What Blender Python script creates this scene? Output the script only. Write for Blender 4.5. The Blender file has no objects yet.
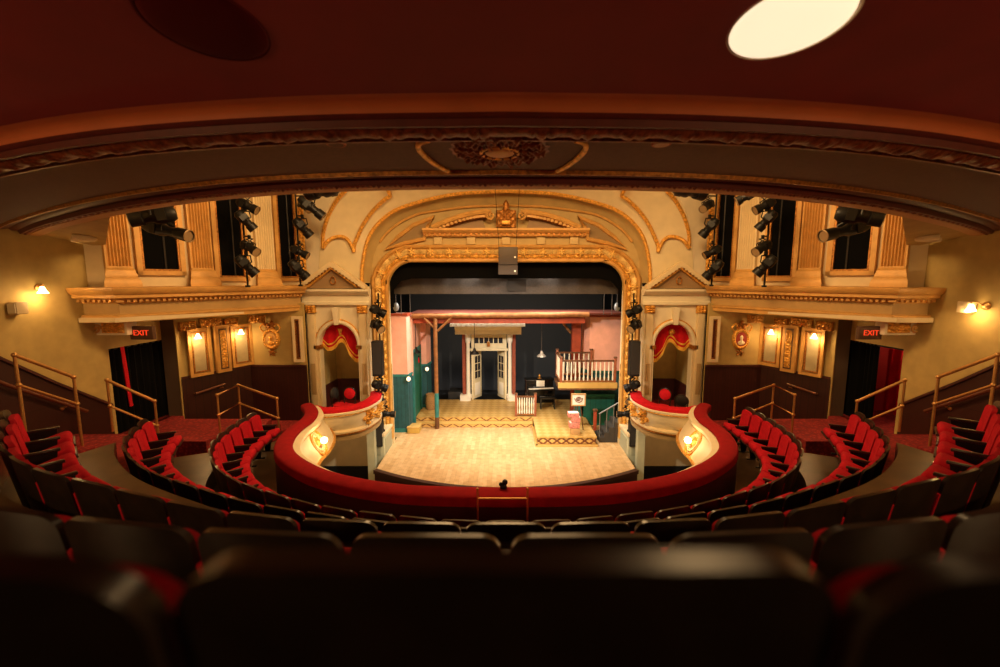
import bpy, bmesh, math, random
from mathutils import Vector, Matrix
from mathutils.geometry import tessellate_polygon
random.seed(7)
C = bpy.context.scene
COL = C.collection
PI = math.pi

# ------------------------------------------------------------------ camera
EYE = 5.5
F_PX = 430.0
PITCH = math.atan((333.5 - 280.0) / F_PX)
cam_d = bpy.data.cameras.new('camera')
cam = bpy.data.objects.new('camera', cam_d)
COL.objects.link(cam)
cam.location = (0, 0, EYE)
cam.rotation_euler = (PI / 2 - PITCH, 0, 0)
cam_d.sensor_width = 36.0
cam_d.lens = F_PX / 1000 * 36
cam_d.shift_x = -0.006
cam_d.clip_start = 0.02
cam_d.dof.use_dof = True
cam_d.dof.focus_distance = 12.0
cam_d.dof.aperture_fstop = 1.15
C.camera = cam

# ------------------------------------------------------------------ world and exposure
w = bpy.data.worlds.new('world'); C.world = w
w.use_nodes = True
w.node_tree.nodes['Background'].inputs[0].default_value = (0.25, 0.12, 0.05, 1)
w.node_tree.nodes['Background'].inputs[1].default_value = 0.0
C.view_settings.view_transform = 'Standard'
C.view_settings.look = 'None'
C.view_settings.exposure = 0.0
C.view_settings.gamma = 1.0
C.view_settings.use_curve_mapping = False


def aim(o, target):
    d = Vector(target) - o.location
    o.rotation_euler = d.to_track_quat('-Z', 'Y').to_euler()


def lamp(name, kind, loc, power, color, target=None, size=0.2, size_y=None, spot=None, blend=0.5):
    d = bpy.data.lights.new(name, kind)
    d.energy = power
    d.color = color
    if kind == 'AREA':
        d.size = size
        if size_y:
            d.shape = 'RECTANGLE'; d.size_y = size_y
    else:
        d.shadow_soft_size = size
    if kind == 'SPOT':
        d.spot_size = spot; d.spot_blend = blend
    o = bpy.data.objects.new(name, d)
    COL.objects.link(o)
    o.location = loc
    if target:
        aim(o, target)
    return o


WARM = (1.0, 0.61, 0.26)
STAGE_WHITE = (1.0, 0.89, 0.72)
# the stage wash: lamps on the pipes behind the grey valance, and the front spots on the upper balcony front
lamp('stage_wash_lamp', 'AREA', (-1.6, 15.2, 6.2), 325, STAGE_WHITE, (-1.0, 15.6, 0), 1.6, 0.5)
lamp('stage_wash_lamp', 'AREA', (1.6, 15.2, 6.2), 325, STAGE_WHITE, (1.0, 15.6, 0), 1.6, 0.5)
lamp('stage_back_lamp', 'AREA', (0.0, 20.4, 0.05), 14, (1.0, 0.97, 0.95), (0.0, 21.2, 0.6), 7.0, 0.2)
for sx in (-1, 1):
    lamp('front_spot_lamp', 'SPOT', (sx * 3.6, 6.2, 7.4), 3600, STAGE_WHITE, (sx * -1.3, 14.8, 1.4), 0.15, None, math.radians(46), 0.7)
# added unseen area lights over the stalls, general warm fill for the auditorium
lamp('house_fill', 'AREA', (0, 9.2, 8.55), 470, WARM, (0, 10.5, 0), 3.0, 2.0)
for sx in (-1, 1):
    lamp('house_side_fill', 'AREA', (sx * 3.2, 8.4, 8.2), 190, WARM, (sx * 7.6, 11.2, 5.6), 1.2, 0.8)

# added unseen fill points: behind the last row, under the boxes and inside them
for sx in (-1, 1):
    lamp('rear_fill', 'POINT', (sx * 5.5, -0.9, 6.0), 320, WARM, None, 0.12)  # added to lift the red ceiling, the cove and the seat backs
    lamp('stalls_fill', 'POINT', (sx * 5.2, 11.8, 0.6), 25, WARM, None, 0.1)  # added to brighten the wall below the box
    lamp('box_room_fill', 'POINT', (sx * 5.2, 14.4, 4.2), 12, WARM, None, 0.08)  # added to brighten the room behind the arch

# ------------------------------------------------------------------ materials
_M = {}


def mat(name, col, rough=0.6, metal=0.0, noise=0.0, nscale=8.0, bump=0.0, bscale=40.0, emit=None, estr=0.0, sheen=0.0, spec=None):
    if name in _M:
        return _M[name]
    m = bpy.data.materials.new(name)
    m.use_nodes = True
    nt = m.node_tree
    b = nt.nodes['Principled BSDF']
    b.inputs['Base Color'].default_value = (*col, 1)
    b.inputs['Roughness'].default_value = rough
    b.inputs['Metallic'].default_value = metal
    if spec is not None:
        b.inputs['Specular IOR Level'].default_value = spec
    if sheen:
        b.inputs['Sheen Weight'].default_value = sheen
        b.inputs['Sheen Tint'].default_value = (*col, 1)
    tc = nt.nodes.new('ShaderNodeTexCoord')
    if noise:
        n = nt.nodes.new('ShaderNodeTexNoise')
        n.inputs['Scale'].default_value = nscale
        n.inputs['Detail'].default_value = 4
        r = nt.nodes.new('ShaderNodeValToRGB')
        r.color_ramp.elements[0].position = 0.3
        r.color_ramp.elements[1].position = 0.7
        r.color_ramp.elements[0].color = (*[max(0, c * (1 - noise)) for c in col], 1)
        r.color_ramp.elements[1].color = (*[min(1, c * (1 + noise * .6)) for c in col], 1)
        nt.links.new(tc.outputs['Object'], n.inputs['Vector'])
        nt.links.new(n.outputs['Fac'], r.inputs['Fac'])
        nt.links.new(r.outputs['Color'], b.inputs['Base Color'])
    if bump:
        n2 = nt.nodes.new('ShaderNodeTexNoise')
        n2.inputs['Scale'].default_value = bscale
        n2.inputs['Detail'].default_value = 3
        bp = nt.nodes.new('ShaderNodeBump')
        bp.inputs['Strength'].default_value = bump
        bp.inputs['Distance'].default_value = 0.02
        nt.links.new(tc.outputs['Object'], n2.inputs['Vector'])
        nt.links.new(n2.outputs['Fac'], bp.inputs['Height'])
        nt.links.new(bp.outputs['Normal'], b.inputs['Normal'])
    if emit:
        b.inputs['Emission Color'].default_value = (*emit, 1)
        b.inputs['Emission Strength'].default_value = estr
    _M[name] = m
    return m


def nodes_of(m):
    nt = m.node_tree
    return nt, nt.nodes['Principled BSDF'], next(n for n in nt.nodes if n.bl_idname == 'ShaderNodeTexCoord')


def ramp(nt, stops, interp='LINEAR'):
    r = nt.nodes.new('ShaderNodeValToRGB')
    r.color_ramp.interpolation = interp
    e = r.color_ramp.elements
    while len(e) < len(stops):
        e.new(0.5)
    for k, (p, c) in enumerate(stops):
        e[k].position = p; e[k].color = (*c, 1)
    return r


def mat_planks(name, a, b_, width, length, rough=0.5, rot=0.0, gap=0.004, axes='xy'):
    m = mat(name, a, rough)
    nt, b, tc = nodes_of(m)
    mp = nt.nodes.new('ShaderNodeMapping')
    mp.inputs['Rotation'].default_value = (PI / 2 if axes == 'xz' else 0, 0, rot)
    br = nt.nodes.new('ShaderNodeTexBrick')
    br.inputs['Scale'].default_value = 1.0
    br.inputs['Brick Width'].default_value = length
    br.inputs['Row Height'].default_value = width
    br.inputs['Mortar Size'].default_value = gap
    br.inputs['Color1'].default_value = (*a, 1)
    br.inputs['Color2'].default_value = (*b_, 1)
    br.inputs['Mortar'].default_value = (*[c * .45 for c in a], 1)
    n = nt.nodes.new('ShaderNodeTexNoise')
    n.inputs['Scale'].default_value = 6
    mx = nt.nodes.new('ShaderNodeMix'); mx.data_type = 'RGBA'; mx.blend_type = 'MULTIPLY'
    mx.inputs[0].default_value = 0.6
    rp = ramp(nt, [(0.3, (.62, .58, .52)), (0.7, (1, 1, 1))])
    L = nt.links.new
    L(tc.outputs['Object'], mp.inputs['Vector']); L(mp.outputs['Vector'], br.inputs['Vector'])
    L(tc.outputs['Object'], n.inputs['Vector']); L(n.outputs['Fac'], rp.inputs['Fac'])
    L(br.outputs['Color'], mx.inputs[6]); L(rp.outputs['Color'], mx.inputs[7])
    L(mx.outputs[2], b.inputs['Base Color'])
    return m


def mat_carpet(name, a, b_, scale=14):
    m = mat(name, a, 0.95, bump=0.4, bscale=120)
    nt, b, tc = nodes_of(m)
    v = nt.nodes.new('ShaderNodeTexVoronoi'); v.inputs['Scale'].default_value = scale
    rp = ramp(nt, [(0.12, b_), (0.3, a), (0.7, tuple(c * .6 for c in a))])
    nt.links.new(tc.outputs['Object'], v.inputs['Vector'])
    nt.links.new(v.outputs['Distance'], rp.inputs['Fac'])
    nt.links.new(rp.outputs['Color'], b.inputs['Base Color'])
    return m


def mat_tiles(name, a, b_, size):
    """diagonal two-tone tile pattern"""
    m = mat(name, a, 0.45)
    nt, b, tc = nodes_of(m)
    mp = nt.nodes.new('ShaderNodeMapping'); mp.inputs['Rotation'].default_value = (0, 0, PI / 4)
    ch = nt.nodes.new('ShaderNodeTexChecker'); ch.inputs['Scale'].default_value = 1 / size
    ch.inputs['Color1'].default_value = (*a, 1); ch.inputs['Color2'].default_value = (*b_, 1)
    nt.links.new(tc.outputs['Object'], mp.inputs['Vector']); nt.links.new(mp.outputs['Vector'], ch.inputs['Vector'])
    nt.links.new(ch.outputs['Color'], b.inputs['Base Color'])
    return m


def mat_diamonds(name, ground, line, period, height, z0, axis='X', width=0.16, both=True):
    """zigzag border along a step front: |2|frac(x/p)-.5| - t| < width"""
    m = mat(name, ground, 0.5)
    nt, b, tc = nodes_of(m)
    L = nt.links.new

    def M(op, a, c=None):
        n = nt.nodes.new('ShaderNodeMath'); n.operation = op
        for k, v in enumerate((a, c)):
            if v is None:
                continue
            if isinstance(v, (int, float)):
                n.inputs[k].default_value = v
            else:
                L(v, n.inputs[k])
        return n.outputs[0]
    s = nt.nodes.new('ShaderNodeSeparateXYZ'); L(tc.outputs['Object'], s.inputs[0])
    x = M('FRACT', M('DIVIDE', s.outputs[axis], period))
    tri = M('MULTIPLY', M('ABSOLUTE', M('SUBTRACT', x, 0.5)), 2.0)
    t = M('DIVIDE', M('SUBTRACT', s.outputs['Z'], z0), height)
    d1 = M('LESS_THAN', M('ABSOLUTE', M('SUBTRACT', tri, t)), width)
    d2 = M('LESS_THAN', M('ABSOLUTE', M('SUBTRACT', tri, M('SUBTRACT', 1.0, t))), width)
    edge = M('GREATER_THAN', M('ABSOLUTE', M('SUBTRACT', t, 0.5)), 0.42)
    fac = M('MAXIMUM', M('MAXIMUM', d1, d2) if both else d1, edge)
    mx = nt.nodes.new('ShaderNodeMix'); mx.data_type = 'RGBA'
    mx.inputs[6].default_value = (*ground, 1); mx.inputs[7].default_value = (*line, 1)
    L(fac, mx.inputs[0]); L(mx.outputs[2], b.inputs['Base Color'])
    return m


GOLD = mat('gilding', (0.78, 0.40, 0.07), 0.42, 0.45, 0.45, 18, 0.25, 60)
GOLD_DARK = mat('aged_gilding', (0.42, 0.17, 0.03), 0.38, 0.55, 0.6, 22, 0.4, 60)
OCHRE = mat('ochre_paint', (0.62, 0.34, 0.09), 0.5, 0.15, 0.15, 5)
CREAM = mat('cream_paint', (0.72, 0.58, 0.34), 0.65, 0, 0.08, 3)
PALE = mat('pale_cream_paint', (0.80, 0.72, 0.52), 0.6, 0, 0.06, 3)
WALLC = mat('olive_cream_wall_paint', (0.46, 0.33, 0.11), 0.8, 0, 0.12, 4)
MIRROR_P = mat('dull_gold_wall_panel', (0.42, 0.35, 0.20), 0.35, 0.1, 0.2, 3)
TYMP = mat('tan_plaster', (0.50, 0.36, 0.14), 0.7, 0, 0.12, 3)
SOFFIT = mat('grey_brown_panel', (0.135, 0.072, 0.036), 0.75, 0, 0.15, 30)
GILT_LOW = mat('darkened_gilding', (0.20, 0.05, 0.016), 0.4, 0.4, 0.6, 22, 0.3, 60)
MAROON = mat('maroon_moulding_paint', (0.10, 0.014, 0.008), 0.55, 0, 0.2, 12)
COVE = mat('rust_red_cove_paint', (0.46, 0.11, 0.032), 0.6, 0, 0.1, 3)
CEIL = mat('dark_red_ceiling_paint', (0.20, 0.006, 0.010), 0.75, 0, 0.12, 2)
DADO = mat_planks('dark_boarded_wood', (0.040, 0.0085, 0.005), (0.032, 0.007, 0.004), 3.0, 0.09, 0.45, 0, 0.006, 'xz')
DADO_P = mat('dark_red_wood', (0.060, 0.012, 0.009), 0.5, 0, 0.25, 10)
RED = mat('red_velvet', (0.44, 0.006, 0.018), 0.9, 0, 0.2, 14, 0.2, 160, sheen=0.1, spec=.2)
RED_RAIL = mat('red_velvet_rail_cloth', (0.27, 0.003, 0.008), 0.9, 0, 0.15, 6, 0.15, 120, sheen=0.08, spec=.2)
RED_BRIGHT = mat('bright_red_velvet', (0.55, 0.008, 0.018), 0.85, 0, 0.12, 10, sheen=0.1, spec=.2)
SHELL = mat('dark_seat_shell', (0.022, 0.013, 0.009), 0.30, 0, 0.3, 12)
BLACKM = mat('black_metal', (0.006, 0.0055, 0.005), 0.45, 0.0, spec=0.3)
BLACK = mat('black_cloth', (0.0025, 0.0025, 0.0025), 0.95, spec=0.1)
BLACK_P = mat('black_paint', (0.010, 0.010, 0.010), 0.6)
GREY_CL = mat('dark_grey_cloth', (0.085, 0.070, 0.062), 0.95, 0, 0.15, 20)
CHROME = mat('dull_chrome', (0.62, 0.60, 0.58), 0.35, 0.3)
RIM = mat('worn_dark_rim', (.30, .20, .10), .3, .5)
LENS = mat('dark_lens_glass', (0.05, 0.045, 0.04), 0.08, 0.2)
BRASS = mat('brass', (0.66, 0.36, 0.12), 0.34, 0.75, 0.15, 20)
WOODF = mat('worn_brown_floor', (0.068, 0.038, 0.018), 0.33, 0, 0.45, 3.5)
CARPET = mat_carpet('red_patterned_carpet', (0.30, 0.012, 0.012), (0.42, 0.05, 0.03))
STAGE_W = mat_planks('pale_stage_boards', (0.72, 0.51, 0.27), (0.60, 0.39, 0.18), 0.13, 0.75, 0.5, PI / 2, 0.0015)
TILE = mat_tiles('ochre_tile_floor', (0.62, 0.42, 0.15), (0.52, 0.32, 0.09), 0.22)
SALMON = mat('salmon_plaster', (0.86, 0.44, 0.34), 0.85, 0, 0.12, 3, 0.2, 12)
TEAL = mat_planks('teal_boards', (0.022, 0.12, 0.15), (0.018, 0.10, 0.13), 4.0, 0.14, 0.6, 0, 0.006, 'xz')
TEAL_P = mat('teal_paint', (0.025, 0.20, 0.20), 0.55, 0, 0.2, 5)
GREEN_D = mat('green_door_paint', (0.01, 0.16, 0.11), 0.5, 0, 0.2, 5)
RUST = mat('rust_red_beam', (0.36, 0.055, 0.02), 0.6, 0, 0.25, 5)
LOG = mat('golden_log_wood', (0.26, 0.10, 0.025), 0.7, 0, 0.35, 6)
NEWEL = mat('red_brown_newel', (0.30, 0.085, 0.035), 0.55, 0, 0.2, 8)
LOG_D = mat('dark_log_wood', (0.13, 0.05, 0.018), 0.55, 0, 0.35, 6)
BRICK = mat('red_brick', (0.30, 0.07, 0.035), 0.85, 0, 0.3, 30)
SET_CREAM = mat('cream_set_paint', (0.74, 0.64, 0.42), 0.6, 0, 0.08, 5)
WHITE = mat('white_paint', (0.82, 0.77, 0.66), 0.55)
GLASS = mat('dark_pane', (0.03, 0.03, 0.035), 0.15)
TREAD = mat('ochre_step_edge', (0.62, 0.40, 0.12), 0.5, 0, 0.1, 6)
BORDER = mat_diamonds('zigzag_step_border', (0.66, 0.42, 0.13), (0.16, 0.055, 0.02), 0.50, 0.15, 0.15, both=False)
BORDER2 = mat_diamonds('zigzag_low_border', (0.66, 0.42, 0.13), (0.16, 0.055, 0.02), 0.50, 0.14, 0.0, both=False)
BORDER3 = mat_diamonds('diamond_step_border', (0.66, 0.42, 0.13), (0.16, 0.055, 0.02), 0.62, 0.22, 0.045)
WICKER = mat('woven_wicker', (0.40, 0.22, 0.08), 0.8, 0, 0.4, 40, 0.6, 40)
YELLOW = mat('yellow_step_paint', (0.62, 0.42, 0.10), 0.6, 0, 0.1, 5)
CARTON = mat('brown_carton', (0.50, 0.30, 0.12), 0.8)
PINK = mat('pink_printed_board', (0.72, 0.25, 0.20), 0.7, 0, 0.5, 28)
PIANO = mat('black_piano_lacquer', (0.010, 0.009, 0.008), 0.18)
GLOW = mat('lit_frosted_glass', (0.95, 0.85, 0.65), 0.4, emit=(1.0, 0.66, 0.30), estr=14)
GLOW2 = mat('lit_lamp_globe', (0.95, 0.85, 0.65), 0.4, emit=(1.0, 0.70, 0.36), estr=9)
DISC = mat('lit_ceiling_diffuser', (0.95, 0.9, 0.8), 0.5, emit=(1.0, 0.78, 0.52), estr=1.05)
DISC_OFF = mat('unlit_ceiling_diffuser', (0.075, 0.003, 0.004), 0.9, spec=0.1)
EXITR = mat('lit_red_exit_letters', (0.4, 0.02, 0.01), 0.5, emit=(1.0, 0.06, 0.015), estr=0.9)
PORTRAIT = mat('red_portrait_ground', (0.35, 0.03, 0.012), 0.6)
PAPER = mat('white_paper', (0.85, 0.82, 0.74), 0.7)
INK = mat('brown_emblem_paint', (0.20, 0.06, 0.025), 0.6)


# ------------------------------------------------------------------ geometry helpers
def at(u, v, Y):
    """photograph point -> point of the place that stands at depth Y"""
    s = (v - 333.5) / F_PX
    d = Y / (math.cos(PITCH) - s * math.sin(PITCH))
    return Vector(((u - 506.0) / F_PX * d, Y, EYE - d * (s * math.cos(PITCH) + math.sin(PITCH))))


class MB:
    def __init__(self):
        self.bm = bmesh.new()

    def face(self, vs):
        try:
            return self.bm.faces.new(vs)
        except ValueError:
            return None

    def box(self, c, s, rz=0.0, bev=0.0, M=None):
        r = bmesh.ops.create_cube(self.bm, size=1.0)
        vs = r['verts']
        T = (M if M else Matrix.Identity(4)) @ Matrix.Translation(c) @ Matrix.Rotation(rz, 4, 'Z') @ Matrix.Diagonal((*s, 1))
        bmesh.ops.transform(self.bm, matrix=T, verts=vs)
        if bev:
            es = list({e for v in vs for e in v.link_edges})
            bmesh.ops.bevel(self.bm, geom=es, offset=bev, segments=2, affect='EDGES', profile=0.5)
        return self

    def span(self, a, b, bev=0.0):
        c = [(p + q) / 2 for p, q in zip(a, b)]
        s = [abs(q - p) for p, q in zip(a, b)]
        return self.box(c, s, 0, bev)

    def tube(self, pts, r, n=8, closed=False, cap=True):
        pts = [Vector(p) for p in pts]
        N = len(pts)
        rs = r if isinstance(r, (list, tuple)) else [r] * N
        rings = []
        up = Vector((0, 0, 1))
        prev = None
        for i, p in enumerate(pts):
            if closed:
                t = pts[(i + 1) % N] - pts[i - 1]
            else:
                t = pts[min(i + 1, N - 1)] - pts[max(i - 1, 0)]
            t.normalize()
            if prev is None:
                a = up if abs(t.dot(up)) < 0.95 else Vector((1, 0, 0))
                x = t.cross(a).normalized()
            else:
                x = (prev - t * prev.dot(t)).normalized()
            prev = x
            y = t.cross(x)
            rings.append([self.bm.verts.new(p + (x * math.cos(k * 2 * PI / n) + y * math.sin(k * 2 * PI / n)) * rs[i]) for k in range(n)])
        for i in range(N if closed else N - 1):
            a, b = rings[i], rings[(i + 1) % N]
            for k in range(n):
                self.face((a[k], a[(k + 1) % n], b[(k + 1) % n], b[k]))
        if cap and not closed:
            self.face(rings[0][::-1]); self.face(rings[-1])
        return self

    def lathe(self, prof, M=None, n=16):
        """profile [(radius, z)]"""
        M = M or Matrix.Identity(4)
        rings = []
        for r, z in prof:
            if r < 1e-5:
                rings.append([self.bm.verts.new(M @ Vector((0, 0, z)))])
            else:
                rings.append([self.bm.verts.new(M @ Vector((r * math.cos(k * 2 * PI / n), r * math.sin(k * 2 * PI / n), z))) for k in range(n)])
        for a, b in zip(rings, rings[1:]):
            for k in range(n):
                k2 = (k + 1) % n
                if len(a) == 1 and len(b) > 1:
                    self.face((a[0], b[k], b[k2]))
                elif len(b) == 1 and len(a) > 1:
                    self.face((a[k], b[0], a[k2]))
                elif len(a) > 1:
                    self.face((a[k], b[k], b[k2], a[k2]))
        for q in (rings[0], rings[-1]):
            if len(q) > 1:
                self.face(q)
        return self

    def ball(self, c, r, sc=(1, 1, 1), sub=2):
        q = bmesh.ops.create_icosphere(self.bm, subdivisions=sub, radius=r)
        bmesh.ops.transform(self.bm, matrix=Matrix.Translation(c) @ Matrix.Diagonal((*sc, 1)), verts=q['verts'])
        return self

    def prism(self, poly, o, ux, uy, depth):
        """polygon in the frame (ux, uy) at o, thickened along depth"""
        o, ux, uy, depth = Vector(o), Vector(ux), Vector(uy), Vector(depth)
        a = [self.bm.verts.new(o + ux * p + uy * q) for p, q in poly]
        b = [self.bm.verts.new(v.co + depth) for v in a]
        n = len(a)
        for i in range(n):
            self.face((a[i], a[(i + 1) % n], b[(i + 1) % n], b[i]))
        if n > 4:
            for tri in tessellate_polygon([[Vector((p, q, 0)) for p, q in poly]]):
                self.face([a[k] for k in tri]); self.face([b[k] for k in tri])
        else:
            self.face(a[::-1]); self.face(b)
        return self

    def grid(self, P, thick=None, close_u=False):
        """rows of points -> surface, thickened by the vector thick (or per-point function)"""
        V = [[self.bm.verts.new(p) for p in row] for row in P]
        nu, nv = len(V), len(V[0])
        R = range(nu if close_u else nu - 1)
        for i in R:
            for j in range(nv - 1):
                a, b = V[i], V[(i + 1) % nu]
                self.face((a[j], a[j + 1], b[j + 1], b[j]))
        if thick is not None:
            th = Vector(thick)
            W = [[self.bm.verts.new(v.co + th) for v in row] for row in V]
            for i in R:
                for j in range(nv - 1):
                    a, b = W[i], W[(i + 1) % nu]
                    self.face((a[j], b[j], b[j + 1], a[j + 1]))
            if not close_u:
                for j in range(nv - 1):
                    self.face((V[0][j], W[0][j], W[0][j + 1], V[0][j + 1]))
                    self.face((V[-1][j], V[-1][j + 1], W[-1][j + 1], W[-1][j]))
            for i in R:
                k = (i + 1) % nu
                self.face((V[i][0], V[k][0], W[k][0], W[i][0]))
                self.face((V[i][-1], W[i][-1], W[k][-1], V[k][-1]))
        return self

    def sweep(self, frames, prof, closed_prof=True, close=False):
        """frames [(point, a, b)], profile [(pa, pb)] -> p + a*pa + b*pb"""
        rings = [[self.bm.verts.new(p + a * q[0] + b * q[1]) for q in prof] for p, a, b in frames]
        n = len(prof)
        R = len(rings)
        for i in range(R if close else R - 1):
            x, y = rings[i], rings[(i + 1) % R]
            for k in range(n if closed_prof else n - 1):
                k2 = (k + 1) % n
                self.face((x[k], x[k2], y[k2], y[k]))
        if closed_prof and not close:
            self.face(rings[0][::-1]); self.face(rings[-1])
        return self

    def relief(self, o, ux, uy, n, w_, h_, fn, nx=28, ny=28, back=0.03):
        """carved panel: height field fn(x, y in -1..1) over a plate, closed behind"""
        o, ux, uy, n = Vector(o), Vector(ux).normalized(), Vector(uy).normalized(), Vector(n).normalized()
        P = []
        for i in range(nx + 1):
            row = []
            for j in range(ny + 1):
                x, y = -1 + 2 * i / nx, -1 + 2 * j / ny
                row.append(o + ux * x * w_ / 2 + uy * y * h_ / 2 + n * fn(x, y))
            P.append(row)
        return self.grid(P, -n * back)

    def polar(self, o, ux, uy, n, rx, ry, fn, nr=12, na=64, back=0.03):
        """carved oval: fn(t 0..1, angle) -> height; rim wobble with fn2 inside fn"""
        o, ux, uy, n = Vector(o), Vector(ux).normalized(), Vector(uy).normalized(), Vector(n).normalized()
        P = []
        for k in range(na):
            a = k * 2 * PI / na
            row = []
            for i in range(nr + 1):
                t = max(i / nr, 0.001)
                hgt, s = fn(t, a)
                row.append(o + (ux * math.cos(a) * rx + uy * math.sin(a) * ry) * t * s + n * hgt)
            P.append(row)
        return self.grid(P, -n * back, close_u=True)

    def build(self, name, material, parent=None, smooth=35):
        bm = self.bm
        bmesh.ops.remove_doubles(bm, verts=bm.verts, dist=1e-5)
        bmesh.ops.recalc_face_normals(bm, faces=bm.faces)
        me = bpy.data.meshes.new(name)
        bm.to_mesh(me); bm.free()
        me.materials.append(material)
        if smooth:
            me.shade_smooth()
            me.set_sharp_from_angle(angle=math.radians(smooth))
        o = bpy.data.objects.new(name, me)
        COL.objects.link(o)
        if parent is not None:
            adopt(o, parent)
        return o


def world_loc(o):
    M = Matrix.LocRotScale(o.location, o.rotation_euler, o.scale)
    if o.parent:
        M = world_loc(o.parent) @ o.matrix_parent_inverse @ M
    return M


def adopt(o, parent):
    o.parent = parent
    o.matrix_parent_inverse = world_loc(parent).inverted()


def tag(o, label=None, cat=None, group=None, kind=None):
    if label: o['label'] = label
    if cat: o['category'] = cat
    if group: o['group'] = group
    if kind: o['kind'] = kind
    return o


def thing(name, loc, label, cat, group=None):
    o = bpy.data.objects.new(name, None)
    o.empty_display_size = 0.1
    COL.objects.link(o)
    o.location = loc
    return tag(o, label, cat, group, 'thing')


def struct(o):
    o['kind'] = 'structure'
    return o


def spline(pts, n=12):
    """Catmull-Rom through points of any dimension"""
    P = [Vector(p) for p in pts]
    P = [2 * P[0] - P[1]] + P + [2 * P[-1] - P[-2]]
    out = []
    for i in range(1, len(P) - 2):
        for k in range(n):
            t = k / n
            a, b, c, d = P[i - 1], P[i], P[i + 1], P[i + 2]
            out.append(0.5 * ((2 * b) + (c - a) * t + (2 * a - 5 * b + 4 * c - d) * t * t + (3 * b - a - 3 * c + d) * t ** 3))
    out.append(P[-2])
    return out


def resample(pts, n):
    L = [0]
    for a, b in zip(pts, pts[1:]):
        L.append(L[-1] + (b - a).length)
    out = []
    j = 0
    for k in range(n):
        d = L[-1] * k / (n - 1)
        while j < len(L) - 2 and L[j + 1] < d:
            j += 1
        t = (d - L[j]) / max(L[j + 1] - L[j], 1e-9)
        out.append(pts[j].lerp(pts[j + 1], min(max(t, 0), 1)))
    return out


def mirror_curve(pts):
    """half curve from the centre outward -> whole curve from left end to right end"""
    P = spline(pts)
    L = [Vector((-p[0], *p[1:])) for p in P[1:]][::-1]
    return L + P


def plan_frames(pts, side=1):
    """frames for a sweep in plan: point, outward (left*side of the direction), up; mitred"""
    P = [Vector(p) for p in pts]
    fr = []
    for i, p in enumerate(P):
        d1 = (P[i] - P[i - 1]).to_2d().normalized() if i > 0 else None
        d2 = (P[i + 1] - P[i]).to_2d().normalized() if i < len(P) - 1 else None
        d1 = d1 or d2; d2 = d2 or d1
        n1 = Vector((-d1.y, d1.x)) * side; n2 = Vector((-d2.y, d2.x)) * side
        m = (n1 + n2).normalized()
        m = m / max(m.dot(n1), 0.3)
        fr.append((p, Vector((m.x, m.y, 0)), Vector((0, 0, 1))))
    return fr


def carve(fx, fy, amp, seed=0.0):
    """a busy foliate height field"""
    def f(x, y):
        v = math.sin(fx * x + 2.2 * math.sin(fy * y + seed)) * math.cos(fy * y + 1.7 * math.sin(fx * x * .7 + seed))
        e = min(1.0, 4 * (1 - abs(x)), 4 * (1 - abs(y)))
        return amp * e * (0.45 + 0.55 * v)
    return f


# ------------------------------------------------------------------ structure: seating tiers
ROWS = {
    'A': ([(0, 4.43), (0.7, 4.46), (1.44, 4.60), (1.98, 4.73), (2.51, 4.93), (3.31, 5.33), (3.87, 5.70), (4.42, 6.21), (4.93, 6.90), (5.22, 7.55), (5.42, 8.30), (5.54, 8.99), (5.62, 9.65)], lambda y: EYE - 2.35 - .06 * y),
    'B': ([(0, 3.85), (0.7, 3.89), (1.48, 4.04), (2.1, 4.19), (2.8, 4.40), (3.5, 4.71), (4.25, 5.07), (4.76, 5.37), (5.23, 5.73), (5.67, 6.13), (6.0, 6.54), (6.28, 7.0), (6.53, 7.48), (6.76, 7.97)], lambda y: EYE - 2.2 - .04 * y),
    'C': ([(0, 2.56), (0.5, 2.565), (1.0, 2.59), (1.5, 2.64), (2.02, 2.75), (2.57, 2.92), (3.09, 3.10), (3.8, 3.35), (4.4, 3.66), (4.9, 4.0), (5.28, 4.32), (5.62, 4.64), (5.98, 4.98), (6.33, 5.36)], lambda y: EYE - 1.5 - .01 * y),
    'D': ([(0, 1.36), (0.6, 1.365), (1.16, 1.41), (1.73, 1.50), (2.3, 1.63), (2.9, 1.82), (3.5, 2.1)], lambda y: EYE - 0.85),
    'E': ([(0, 0.32), (0.3, 0.32), (0.6, 0.315), (1.0, 0.34), (1.6, 0.42), (2.2, 0.55)], lambda y: EYE - 0.215),
}
SEAT_H = 0.95


def floor_z(r, y):
    return ROWS[r][1](y) - SEAT_H


def offset_curve(pts, off):
    out = []
    for i, p in enumerate(pts):
        d = (pts[min(i + 1, len(pts) - 1)] - pts[max(i - 1, 0)]).to_2d().normalized()
        n = Vector((-d.y, d.x))
        out.append(Vector((p[0] + n.x * off, p[1] + n.y * off)))
    return out


RC = {k: resample(mirror_curve(v[0]), 81) for k, v in ROWS.items()}
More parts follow.
